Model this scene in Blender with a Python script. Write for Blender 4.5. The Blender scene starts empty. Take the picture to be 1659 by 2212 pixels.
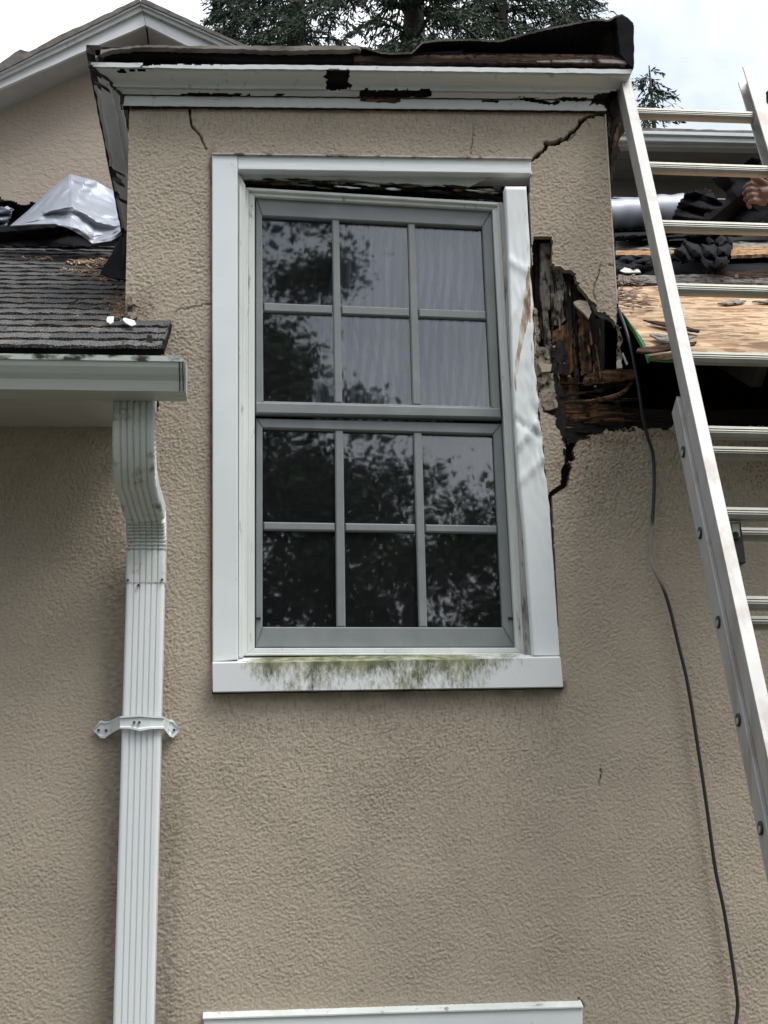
import bpy, bmesh, math, random
import numpy as np
from mathutils import Vector, Matrix
random.seed(7); rng = np.random.default_rng(11)
R = math.radians
S = bpy.context.scene
COL = S.collection

# ------------------------------------------------------------------ camera
W0, H0, F0 = 1659.0, 2212.0, 3400.0          # photograph in working pixels, focal length in the same
CX, CY, CZ = W0 / 2, H0 / 2, 2.2
PITCH, YAW, ROLL = R(14.2), R(4.9), R(-1.28)
fw = np.array([math.sin(YAW) * math.cos(PITCH), math.cos(YAW) * math.cos(PITCH), math.sin(PITCH)])
r0 = np.array([math.cos(YAW), -math.sin(YAW), 0.0]); u0 = np.cross(r0, fw)
cr, sr = math.cos(ROLL), math.sin(ROLL)
CM = np.array([cr * r0 + sr * u0, -sr * r0 + cr * u0, fw])
cam = bpy.data.cameras.new('camera'); camo = bpy.data.objects.new('camera', cam); COL.objects.link(camo)
cam.sensor_fit = 'HORIZONTAL'; cam.sensor_width = 36; cam.lens = F0 / W0 * 36; cam.clip_end = 2000; cam.clip_start = 0.05
camo.matrix_world = Matrix(((CM[0][0], CM[1][0], -fw[0], 0), (CM[0][1], CM[1][1], -fw[1], 0), (CM[0][2], CM[1][2], -fw[2], CZ), (0, 0, 0, 1)))
S.camera = camo

# ------------------------------------------------------------------ sky, sun, exposure
SUN_EL, SUN_AZ = 60, 132                      # soft sun behind cloud, behind the camera and a little to the right
world = bpy.data.worlds.new('World'); S.world = world; world.use_nodes = True
nt = world.node_tree; N = nt.nodes; N.clear()
out = N.new('ShaderNodeOutputWorld'); bg = N.new('ShaderNodeBackground'); sky = N.new('ShaderNodeTexSky')
sky.sky_type = 'NISHITA'; sky.sun_disc = False; sky.sun_elevation = R(SUN_EL); sky.sun_rotation = R(SUN_AZ)
sky.air_density = 1.5; sky.dust_density = 4.0
tc = N.new('ShaderNodeTexCoord'); n1 = N.new('ShaderNodeTexNoise'); n1.inputs['Scale'].default_value = 3.2
n1.inputs['Detail'].default_value = 7; n1.inputs['Roughness'].default_value = 0.55
ramp = N.new('ShaderNodeValToRGB'); ramp.color_ramp.elements[0].position = 0.38; ramp.color_ramp.elements[1].position = 0.66
ramp.color_ramp.elements[0].color = (4.7, 5.2, 6.0, 1); ramp.color_ramp.elements[1].color = (11.5, 11.6, 11.7, 1)
mx = N.new('ShaderNodeMixRGB'); mx.inputs[0].default_value = 0.86
nt.links.new(tc.outputs['Generated'], n1.inputs['Vector']); nt.links.new(n1.outputs['Fac'], ramp.inputs[0])
nt.links.new(sky.outputs[0], mx.inputs[1]); nt.links.new(ramp.outputs[0], mx.inputs[2])
nt.links.new(mx.outputs[0], bg.inputs[0]); bg.inputs[1].default_value = 0.095
nt.links.new(bg.outputs[0], out.inputs[0])
sun = bpy.data.lights.new('sun', 'SUN'); sun.energy = 1.5; sun.angle = R(28); sun.color = (1, 0.985, 0.96)
suno = bpy.data.objects.new('sun', sun); COL.objects.link(suno)
sd = Vector((math.sin(R(SUN_AZ)) * math.cos(R(SUN_EL)), math.cos(R(SUN_AZ)) * math.cos(R(SUN_EL)), math.sin(R(SUN_EL))))
suno.rotation_euler = (-sd).to_track_quat('-Z', 'Y').to_euler(); suno.location = (0, 0, 30)
S.view_settings.view_transform = 'Standard'; S.view_settings.look = 'None'; S.view_settings.gamma = 1
S.view_settings.exposure = 0.92
S.render.engine = 'CYCLES'
S.cycles.max_bounces = 6; S.cycles.diffuse_bounces = 3; S.cycles.glossy_bounces = 3; S.cycles.transmission_bounces = 3; S.cycles.transparent_max_bounces = 6

# ------------------------------------------------------------------ helpers
def ray(x, y):
    return CM.T @ np.array([(x - CX) / F0, -(y - CY) / F0, 1.0])
def U(x, y, Y):
    d = ray(x, y); p = d * (Y / d[1]); return Vector((p[0], p[1], p[2] + CZ))
WY = 5.0                                       # the stucco face
TP = math.tan(R(30)); RA = U(275, 690, WY)     # roof pitch and a point of the roof plane
RN = Vector((0, -math.sin(R(30)), math.cos(R(30))))
def RZ(Y): return RA.z + (Y - WY) * TP
def RP(x, y, h=0.0):
    d = Vector(ray(x, y)); o = Vector((0, 0, CZ)); q = Vector(RA) + RN * h
    return o + d * ((q - o).dot(RN) / d.dot(RN))
def projpx(X, Y, Z):
    P = np.stack([X, Y, Z - CZ], -1); q = P @ CM.T
    return CX + F0 * q[..., 0] / q[..., 2], CY - F0 * q[..., 1] / q[..., 2]
def pip(poly, x, y):
    ins = np.zeros(x.shape, bool); n = len(poly)
    for i in range(n):
        x1, y1 = poly[i]; x2, y2 = poly[(i + 1) % n]
        if y1 == y2: continue
        c = ((y1 > y) != (y2 > y)) & (x < (x2 - x1) * (y - y1) / (y2 - y1) + x1)
        ins ^= c
    return ins
def polydist(pts, x, y):
    d = np.full(x.shape, 1e9); par = np.zeros(x.shape)
    for i in range(len(pts) - 1):
        ax, ay = pts[i][:2]; bx, by = pts[i + 1][:2]; L = (bx - ax) ** 2 + (by - ay) ** 2 + 1e-9
        t = np.clip(((x - ax) * (bx - ax) + (y - ay) * (by - ay)) / L, 0, 1)
        dd = np.hypot(x - ax - t * (bx - ax), y - ay - t * (by - ay)); m = dd < d
        d = np.where(m, dd, d); par = np.where(m, (i + t) / (len(pts) - 1), par)
    return d, par
def wpos(o):
    v = Vector((0, 0, 0))
    while o: v += o.location; o = o.parent
    return v
def link(o, parent=None):
    COL.objects.link(o)
    if parent: o.parent = parent
    return o
def thing(name, label, cat, loc, group=None):
    o = bpy.data.objects.new(name, None); o.location = loc; o.empty_display_size = 0.1
    o['label'] = label; o['category'] = cat
    if group: o['group'] = group
    return link(o)
def tag(o, label, cat, group=None):
    o['label'] = label; o['category'] = cat
    if group: o['group'] = group
    return o
def mesh(name, verts, faces, mat, parent=None, smooth=False, origin=None):
    """world-space vertices -> one object; origin (world) is where its own origin sits"""
    pw = wpos(parent) if parent else Vector((0, 0, 0))
    if origin is None: origin = pw if parent else Vector((0, 0, 0))
    m = bpy.data.meshes.new(name)
    m.from_pydata([tuple(Vector(v) - origin) for v in verts], [], [tuple(f) for f in faces])
    m.materials.append(mat); m.update()
    if smooth:
        for p in m.polygons: p.use_smooth = True
    o = bpy.data.objects.new(name, m); o.location = origin - pw
    return link(o, parent)
def frombm(name, bm, mat, parent=None, smooth=False, origin=None):
    bmesh.ops.recalc_face_normals(bm, faces=bm.faces)
    bm.verts.index_update()
    o = mesh(name, [v.co for v in bm.verts], [[v.index for v in f.verts] for f in bm.faces], mat, parent, smooth, origin)
    bm.free(); return o
def prism_bm(pts, vec, bevel=0.0, seg=1, bm=None):
    bm = bm or bmesh.new()
    a = [bm.verts.new(p) for p in pts]; b = [bm.verts.new(Vector(p) + Vector(vec)) for p in pts]
    n = len(pts); f0 = bm.faces.new(a); bm.faces.new(b[::-1])
    for i in range(n): bm.faces.new((a[(i + 1) % n], a[i], b[i], b[(i + 1) % n]))
    if bevel:
        es = list(f0.edges)
        bmesh.ops.bevel(bm, geom=es, offset=bevel, segments=seg, affect='EDGES', profile=0.5)
    return bm
def prism(name, pts, vec, mat, parent=None, bevel=0.0, origin=None):
    return frombm(name, prism_bm(pts, vec, bevel), mat, parent, False, origin)
def slab(name, px, Y, t, mat, parent=None, bevel=0.0, origin=None):
    return prism(name, [U(x, y, Y) for x, y in px], (0, t, 0), mat, parent, bevel, origin)
def ragged(px, step=6, j=1.6, seed=0):
    rr = random.Random(seed); o = []
    for i in range(len(px)):
        a = px[i]; b = px[(i + 1) % len(px)]; L = math.hypot(b[0] - a[0], b[1] - a[1]); n = max(1, int(L / step))
        for k in range(n):
            t = k / n; jj = j if k else j * 0.4
            o.append((a[0] + (b[0] - a[0]) * t + rr.uniform(-jj, jj), a[1] + (b[1] - a[1]) * t + rr.uniform(-jj, jj)))
    return o
def box_bm(c, s, bm=None, rot=None):
    bm = bm or bmesh.new()
    r = bmesh.ops.create_cube(bm, size=1.0)
    M = Matrix.Translation(c) @ (rot.to_4x4() if rot else Matrix()) @ Matrix.Diagonal((*s, 1))
    bmesh.ops.transform(bm, matrix=M, verts=r['verts']); return bm
def box(name, c, s, mat, parent=None, rot=None, bevel=0, origin=None):
    bm = box_bm(c, s, None, rot)
    if bevel: bmesh.ops.bevel(bm, geom=list(bm.edges), offset=bevel, segments=2, affect='EDGES')
    return frombm(name, bm, mat, parent, False, origin)
def tube(path, rads, n=8):
    """closed tube through world points; returns verts, faces"""
    V = []; Fc = []; P = [Vector(p) for p in path]
    if not hasattr(rads, '__len__'): rads = [rads] * len(P)
    up = Vector((0.13, 0.97, 0.2))
    for i, p in enumerate(P):
        d = (P[min(i + 1, len(P) - 1)] - P[max(i - 1, 0)]).normalized()
        a = d.cross(up); a = a.normalized() if a.length > 1e-4 else d.orthogonal().normalized(); b = d.cross(a)
        for k in range(n):
            t = 2 * math.pi * k / n; V.append(p + (a * math.cos(t) + b * math.sin(t)) * rads[i])
    for i in range(len(P) - 1):
        for k in range(n):
            Fc.append((i * n + k, i * n + (k + 1) % n, (i + 1) * n + (k + 1) % n, (i + 1) * n + k))
    Fc.append(tuple(range(n))[::-1]); Fc.append(tuple((len(P) - 1) * n + k for k in range(n)))
    return V, Fc
def smoothpath(pts, sub=6):
    P = [Vector(p) for p in pts]; o = []
    for i in range(len(P) - 1):
        p0 = P[max(i - 1, 0)]; p1 = P[i]; p2 = P[i + 1]; p3 = P[min(i + 2, len(P) - 1)]
        for k in range(sub):
            t = k / sub
            o.append(0.5 * ((2 * p1) + (p2 - p0) * t + (2 * p0 - 5 * p1 + 4 * p2 - p3) * t * t + (3 * p1 - p0 - 3 * p2 + p3) * t ** 3))
    o.append(P[-1]); return o

# ------------------------------------------------------------------ materials
def newmat(name):
    m = bpy.data.materials.new(name); m.use_nodes = True; t = m.node_tree
    return m, t, t.nodes['Principled BSDF']
def noise(t, vec, scale, detail=5, rough=0.55, dist=0.0):
    n = t.nodes.new('ShaderNodeTexNoise'); n.inputs['Scale'].default_value = scale; n.inputs['Detail'].default_value = detail
    n.inputs['Roughness'].default_value = rough; n.inputs['Distortion'].default_value = dist
    if vec: t.links.new(vec, n.inputs['Vector'])
    return n.outputs['Fac']
def cramp(t, fac, stops):
    r = t.nodes.new('ShaderNodeValToRGB'); e = r.color_ramp.elements
    while len(e) < len(stops): e.new(0.5)
    for k, (p, c) in enumerate(stops):
        e[k].position = p; e[k].color = (*c, 1) if len(c) == 3 else c
    t.links.new(fac, r.inputs[0]); return r.outputs[0]
def mixc(t, fac, a, b, mode='MIX'):
    n = t.nodes.new('ShaderNodeMixRGB'); n.blend_type = mode
    for s, v in ((0, fac), (1, a), (2, b)):
        if hasattr(v, 'is_linked'): t.links.new(v, n.inputs[s])
        elif s == 0: n.inputs[0].default_value = v
        else: n.inputs[s].default_value = (*v, 1)
    return n.outputs[0]
def mapv(t, scale=(1, 1, 1), coord='Object', rot=(0, 0, 0)):
    c = t.nodes.new('ShaderNodeTexCoord'); m = t.nodes.new('ShaderNodeMapping')
    m.inputs['Scale'].default_value = scale; m.inputs['Rotation'].default_value = rot
    t.links.new(c.outputs[coord], m.inputs['Vector']); return m.outputs[0]
def bump(t, b, h, strength=0.4, dist=0.004, prev=None):
    n = t.nodes.new('ShaderNodeBump'); n.inputs['Strength'].default_value = strength; n.inputs['Distance'].default_value = dist
    t.links.new(h, n.inputs['Height'])
    if prev: t.links.new(prev, n.inputs['Normal'])
    t.links.new(n.outputs[0], b.inputs['Normal']); return n.outputs[0]
def objrand(t):
    return t.nodes.new('ShaderNodeObjectInfo').outputs['Random']
def simple(name, c1, c2, scale=20, rough=0.6, stretch=(1, 1, 1), metal=0.0, bmp=0.0, bscale=60, bdist=0.003, spread=(0.3, 0.7), spec=0.4, dirt=None, rvar=0.0):
    m, t, b = newmat(name); v = mapv(t, stretch)
    col = cramp(t, noise(t, v, scale), [(spread[0], c1), (spread[1], c2)])
    if dirt:
        dc, ds, dp = dirt
        col = mixc(t, cramp(t, noise(t, v, ds, 7, 0.65), [(dp, (0, 0, 0)), (dp + 0.12, (1, 1, 1))]), col, dc)
    if rvar:
        mr = t.nodes.new('ShaderNodeMapRange'); mr.inputs[3].default_value = 1 - rvar; mr.inputs[4].default_value = 1 + rvar
        t.links.new(objrand(t), mr.inputs[0])
        hs = t.nodes.new('ShaderNodeHueSaturation'); t.links.new(col, hs.inputs['Color']); t.links.new(mr.outputs[0], hs.inputs['Value']); col = hs.outputs[0]
    t.links.new(col, b.inputs['Base Color'])
    b.inputs['Roughness'].default_value = rough; b.inputs['Metallic'].default_value = metal; b.inputs['Specular IOR Level'].default_value = spec
    if bmp: bump(t, b, noise(t, v, bscale, 4, 0.6), bmp, bdist)
    return m

WHITE = simple('painted_aluminium_white', (0.715, 0.755, 0.760), (0.77, 0.805, 0.808), 6, 0.42, bmp=0.05, bscale=9, bdist=0.004, dirt=((0.34, 0.35, 0.31), 22, 0.66))
VINYL = simple('dirty_white_vinyl', (0.60, 0.63, 0.60), (0.74, 0.77, 0.75), 9, 0.5, stretch=(1, 1, .25), dirt=((0.20, 0.18, 0.15), 30, 0.60))
PAINTWOOD = simple('painted_wood_white', (0.72, 0.755, 0.765), (0.785, 0.815, 0.82), 10, 0.55, stretch=(0.15, 1, 1), bmp=0.35, bscale=60, bdist=0.004, dirt=((0.30, 0.30, 0.28), 26, 0.66))
SASH = simple('sash_grey_behind_screen', (0.19, 0.205, 0.21), (0.235, 0.25, 0.255), 12, 0.55, bmp=0.1, bscale=200, bdist=0.001)
GUTTERM = simple('gutter_paint', (0.40, 0.43, 0.40), (0.49, 0.52, 0.49), 4, 0.4, stretch=(.4, 1, 1), dirt=((0.22, 0.24, 0.19), 10, 0.63))
SOFFM = simple('soffit_paint', (0.42, 0.42, 0.37), (0.52, 0.52, 0.47), 6, 0.7, dirt=((0.2, 0.19, 0.16), 16, 0.68))
DARKWOOD = simple('old_dark_wood_and_attic_shade', (0.012, 0.010, 0.009), (0.05, 0.04, 0.033), 14, 0.9, stretch=(1, 1, .12), bmp=0.6, bscale=50, bdist=0.006)
BLACKFELT = simple('black_roofing_felt', (0.008, 0.008, 0.010), (0.018, 0.018, 0.020), 8, 0.95, bmp=0.3, bscale=25, bdist=0.01, spec=0.08)
def rot_mat(name, stops, stretch, scale=22, dist=0.010, rough=0.9):
    m, t, b = newmat(name); v = mapv(t, stretch); n = noise(t, v, scale, 9, 0.68, 0.6)
    col = cramp(t, n, stops)
    col = mixc(t, cramp(t, noise(t, mapv(t), 34, 6, 0.6), [(0.36, (1, 1, 1)), (0.5, (0, 0, 0))]), col, (0.018, 0.013, 0.010))
    t.links.new(col, b.inputs['Base Color']); b.inputs['Roughness'].default_value = rough; b.inputs['Specular IOR Level'].default_value = 0.15
    bump(t, b, noise(t, v, scale * 1.6, 9, 0.7, 0.8), 1.0, dist * 1.6); return m
ROTV = rot_mat('rotten_wood_upright', [(0.34, (0.018, 0.012, 0.009)), (0.48, (0.065, 0.038, 0.022)), (0.58, (0.21, 0.11, 0.048)), (0.68, (0.10, 0.07, 0.05)), (0.8, (0.20, 0.16, 0.12))], (1, 1, .14))
ROTH = rot_mat('rotten_wood_lying', [(0.34, (0.016, 0.011, 0.009)), (0.48, (0.06, 0.035, 0.022)), (0.60, (0.18, 0.10, 0.055)), (0.78, (0.30, 0.22, 0.15))], (.14, 1, 1))
GREYV = rot_mat('weathered_grey_stud', [(0.30, (0.07, 0.06, 0.05)), (0.5, (0.19, 0.165, 0.14)), (0.72, (0.30, 0.27, 0.24))], (1, 1, .10), 16, 0.005)
MOULDV = rot_mat('mouldy_sheathing', [(0.34, (0.06, 0.05, 0.04)), (0.5, (0.20, 0.18, 0.155)), (0.66, (0.42, 0.40, 0.37))], (1, 1, .5), 26, 0.010)
DARKV = rot_mat('charred_damp_stud', [(0.3, (0.008, 0.007, 0.007)), (0.6, (0.045, 0.04, 0.038)), (0.8, (0.10, 0.085, 0.07))], (1, 1, .12), 18, 0.008)
DARKH = rot_mat('damp_black_beam', [(0.3, (0.006, 0.006, 0.007)), (0.62, (0.03, 0.026, 0.024)), (0.85, (0.10, 0.07, 0.045))], (.14, 1, 1), 18, 0.008)
BOARDG = rot_mat('weathered_deck_board', [(0.3, (0.10, 0.09, 0.085)), (0.5, (0.26, 0.235, 0.215)), (0.75, (0.42, 0.38, 0.35))], (.08, 1, 1), 22, 0.003)
BOARDT = rot_mat('split_pine', [(0.3, (0.20, 0.11, 0.06)), (0.5, (0.42, 0.25, 0.13)), (0.75, (0.58, 0.42, 0.27))], (.06, 1, 1), 24, 0.004)

def stucco(name, base, fine=True, attr=True, bstr=0.5):
    m, t, b = newmat(name); v = mapv(t)
    c = cramp(t, noise(t, v, 1.7, 4), [(0.3, tuple(x * 0.88 for x in base)), (0.7, tuple(x * 1.08 for x in base))])
    c = mixc(t, cramp(t, noise(t, v, 60, 3, 0.5), [(0.70, (0, 0, 0)), (0.76, (0.5, 0.5, 0.5))]), c, (0.12, 0.09, 0.06))
    if attr:
        for an, dc in (('grime', (0.085, 0.082, 0.062)), ('rust', (0.16, 0.085, 0.05)), ('crack', (0.012, 0.010, 0.009))):
            a = t.nodes.new('ShaderNodeAttribute'); a.attribute_name = an; c = mixc(t, a.outputs['Fac'], c, dc)
    t.links.new(c, b.inputs['Base Color']); b.inputs['Roughness'].default_value = 0.92; b.inputs['Specular IOR Level'].default_value = 0.15
    p = bump(t, b, noise(t, v, 170, 2, 0.6), bstr, 0.003)
    if not attr: bump(t, b, noise(t, mapv(t, (0.8, 1, 1.2)), 42, 3, 0.5, 0.6), 0.8, 0.008, p)
    return m
STUCCO = stucco('tan_stucco', (0.432, 0.372, 0.294))
STUCCOF = stucco('tan_stucco_far', (0.47, 0.395, 0.325), attr=False)
STUCCOX = stucco('tan_stucco_plain', (0.432, 0.372, 0.294), attr=False)
MORTAR = rot_mat('broken_stucco_edge', [(0.3, (0.12, 0.10, 0.08)), (0.5, (0.34, 0.29, 0.23)), (0.7, (0.47, 0.42, 0.34))], (1, 1, 1), 40, 0.008)

def peel_mat(name, axis):
    """white paint flaking off old wood"""
    m, t, b = newmat(name); v = mapv(t, axis)
    paint = cramp(t, noise(t, v, 7), [(0.3, (0.54, 0.57, 0.565)), (0.7, (0.70, 0.725, 0.73))])
    paint = mixc(t, cramp(t, noise(t, mapv(t), 30, 6), [(0.62, (0, 0, 0)), (0.72, (0.7, 0.7, 0.7))]), paint, (0.30, 0.31, 0.27))
    wood = cramp(t, noise(t, v, 40, 8), [(0.35, (0.05, 0.035, 0.025)), (0.65, (0.22, 0.16, 0.11))])
    mask = cramp(t, noise(t, mapv(t, tuple(0.6 if a < 1 else 1 for a in axis)), 11, 8, 0.62, 0.4), [(0.675, (0, 0, 0)), (0.69, (1, 1, 1))])
    t.links.new(mixc(t, mask, paint, wood), b.inputs['Base Color']); b.inputs['Roughness'].default_value = 0.6
    bump(t, b, mask, -0.5, 0.004); return m
PEELX = peel_mat('flaking_white_paint', (.12, 1, 1)); PEELY = peel_mat('flaking_white_paint_return', (1, .12, 1))
def glass_mat():
    m, t, b = newmat('window_glass'); N = t.nodes; N.remove(b); o = N['Material Output']
    g = N.new('ShaderNodeBsdfGlossy'); g.inputs['Roughness'].default_value = 0.020; g.inputs['Color'].default_value = (0.94, 0.97, 1.0, 1)
    tr = N.new('ShaderNodeBsdfTransparent'); tr.inputs['Color'].default_value = (0.80, 0.82, 0.86, 1)
    ms = N.new('ShaderNodeMixShader'); fr = N.new('ShaderNodeFresnel'); fr.inputs['IOR'].default_value = 1.68
    bp = N.new('ShaderNodeBump'); bp.inputs['Strength'].default_value = 0.10; bp.inputs['Distance'].default_value = 0.006
    t.links.new(noise(t, mapv(t, (1, 1, .45), rot=(0, R(25), 0)), 5, 2, 0.4), bp.inputs['Height'])
    t.links.new(bp.outputs[0], g.inputs['Normal'])
    t.links.new(fr.outputs[0], ms.inputs[0]); t.links.new(tr.outputs[0], ms.inputs[1]); t.links.new(g.outputs[0], ms.inputs[2])
    df = N.new('ShaderNodeBsdfDiffuse'); df.inputs['Color'].default_value = (.42, .44, .48, 1); m2 = N.new('ShaderNodeMixShader'); m2.inputs[0].default_value = .018   # dust and screen haze, mixed in to lighten the panes
    t.links.new(ms.outputs[0], m2.inputs[1]); t.links.new(df.outputs[0], m2.inputs[2]); t.links.new(m2.outputs[0], o.inputs[0]); return m
GLASS = glass_mat()
def alu(name, c=(0.41, 0.405, 0.39), rough=0.5, metal=0.3):
    return simple(name, tuple(x * 0.82 for x in c), c, 18, rough, stretch=(1, 1, .35), metal=metal, bmp=0.12, bscale=90, bdist=0.001, dirt=((0.30, 0.28, 0.255), 15, 0.50))
ALU = alu('ladder_aluminium'); ALUR = alu('rung_aluminium', (0.29, 0.29, 0.255), 0.4)
SHING = None
def shingle_mat():
    m, t, b = newmat('asphalt_shingle'); v = mapv(t)
    g = t.nodes.new('ShaderNodeNewGeometry'); mp = t.nodes.new('ShaderNodeMapping'); t.links.new(g.outputs['Position'], mp.inputs[0]); pos = mp.outputs[0]
    c = cramp(t, noise(t, pos, 240, 2, 0.5), [(0.34, (0.014, 0.014, 0.015)), (0.52, (0.055, 0.054, 0.054)), (0.68, (0.28, 0.27, 0.26))])
    c = mixc(t, cramp(t, noise(t, pos, 5, 6, 0.6), [(0.60, (0, 0, 0)), (0.75, (0.5, 0.5, 0.5))]), c, (0.26, 0.20, 0.165))
    mr = t.nodes.new('ShaderNodeMapRange'); mr.inputs[3].default_value = 0.7; mr.inputs[4].default_value = 1.45; t.links.new(objrand(t), mr.inputs[0])
    hs = t.nodes.new('ShaderNodeHueSaturation'); t.links.new(c, hs.inputs['Color']); t.links.new(mr.outputs[0], hs.inputs['Value'])
    t.links.new(hs.outputs[0], b.inputs['Base Color']); b.inputs['Roughness'].default_value = 0.9; b.inputs['Specular IOR Level'].default_value = 0.2
    bump(t, b, noise(t, pos, 200, 3), 0.6, 0.003); return m
SHING = shingle_mat()
def osb_mat():
    m, t, b = newmat('strand_board'); v = mapv(t, (0.55, 1, 1), rot=(0, 0, .3))
    vo = t.nodes.new('ShaderNodeTexVoronoi'); vo.inputs['Scale'].default_value = 34; t.links.new(v, vo.inputs['Vector'])
    c = cramp(t, vo.outputs['Color'], [(0.22, (0.27, 0.145, 0.07)), (0.42, (0.47, 0.30, 0.165)), (0.6, (0.56, 0.39, 0.235)), (0.8, (0.63, 0.47, 0.31))])
    c = mixc(t, cramp(t, noise(t, mapv(t, (.45, 1, 1), rot=(0, 0, -.35)), 46, 7, .65, .5), [(0.52, (0, 0, 0)), (0.62, (0.8, 0.8, 0.8))]), c, (0.27, 0.14, 0.065))
    t.links.new(c, b.inputs['Base Color']); b.inputs['Roughness'].default_value = 0.75
    bump(t, b, vo.outputs['Distance'], 0.4, 0.003); return m
OSB = osb_mat()
GREEN = simple('green_edge_seal', (0.02, 0.12, 0.03), (0.04, 0.22, 0.06), 30, 0.7)
SILVER = simple('silver_underlayment', (0.27, 0.29, 0.33), (0.36, 0.38, 0.43), 3, 0.48, metal=0.4, bmp=0.08, bscale=9, bdist=0.006)

# ------------------------------------------------------------------ ground
GROUND = simple('worn_ground', (0.045, 0.045, 0.03), (0.085, 0.08, 0.06), 3, 0.95, bmp=0.5, bscale=30, bdist=0.03)
g = mesh('ground', [(-400, -400, 0), (400, -400, 0), (400, 400, 0), (-400, 400, 0)], [(0, 1, 2, 3)], GROUND); g['kind'] = 'structure'

# ------------------------------------------------------------------ the house: stucco wall as a fine relief
house = thing('stucco_house', 'tan stucco house front with a tall dormer window and rotted corner', 'house', (0, WY, 0))
XL, XR = U(277, 330, WY).x, U(1318, 450, WY).x            # dormer corners
ZTOP = U(300, 205, WY).z                                 # wall top, hidden by the cornice
ZS = U(150, 922, WY).z                                   # soffit height
HOLE = [(1153, 511), (1189, 511), (1194, 522), (1191, 573), (1207, 574), (1215, 580), (1233, 584), (1244, 592), (1245, 608), (1253, 622), (1269, 640),
        (1275, 650), (1288, 656), (1289, 676), (1311, 679), (1317, 686), (1325, 694), (1329, 706), (1345, 712), (1345, 700), (1800, 640), (1800, 922), (1427, 924), (1395, 924),
        (1335, 928), (1311, 930), (1291, 938), (1255, 949), (1238, 958), (1236, 985), (1233, 1010), (1224, 1048), (1192, 1070), (1196, 1180), (1203, 1300), (1206, 1400), (1203, 1400), (1193, 1250),
        (1185, 1075), (1187, 1064), (1212, 1046), (1214, 1014), (1224, 994), (1222, 968), (1218, 955), (1213, 940), (1203, 918), (1199, 898), (1175, 888), (1167, 860), (1160, 835), (1158, 790), (1160, 745), (1158, 700), (1150, 655)]
OPEN = [(495, 352), (1142, 358), (1146, 500), (1152, 660), (1158, 830), (1172, 960), (1182, 1070), (1204, 1440), (490, 1440)]
CR = [([(409, 225), (411, 269), (432, 292), (446, 324)], 3.4, 1.6), ([(1147, 347), (1160, 336), (1175, 322), (1183, 311), (1206, 309), (1222, 298), (1237, 284), (1256, 264), (1273, 251), (1310, 245)], 5.5, 7.0),
      ([(1241, 281), (1246, 290), (1224, 304)], 1.8, 1.2), ([(374, 688), (380, 677), (391, 668), (412, 664), (430, 662), (459, 656)], 0.5, 1.2),
      ([(1298, 574), (1287, 608), (1281, 630), (1288, 650)], 1.3, 1.3), ([(1335, 573), (1298, 574)], 1.0, 1.0), ([(1024, 270), (1020, 300), (1017, 332)], 0.9, 1.3), ([(1262, 252), (1268, 262), (1274, 274)], 1.2, .8),
      ([(1206, 1000), (1204, 1012)], 1, 1), ([(1251, 2158), (1262, 2176)], 2.4, 1.4), ([(1298, 1663), (1296, 1700)], 2.0, 1.0)]
def field(shape, lam, aniso=1.0, seed=0, ds=0.0034, band=0.45):
    rg = np.random.default_rng(seed); n = rg.standard_normal(shape); Fq = np.fft.rfft2(n)
    fy = np.fft.fftfreq(shape[0], ds)[:, None]; fx = np.fft.rfftfreq(shape[1], ds)[None, :]
    k = np.hypot(fy, fx * aniso); k0 = 1 / lam
    h = np.fft.irfft2(Fq * np.exp(-0.5 * ((k - k0) / (band * k0)) ** 2), s=shape); return h / h.std()
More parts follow.
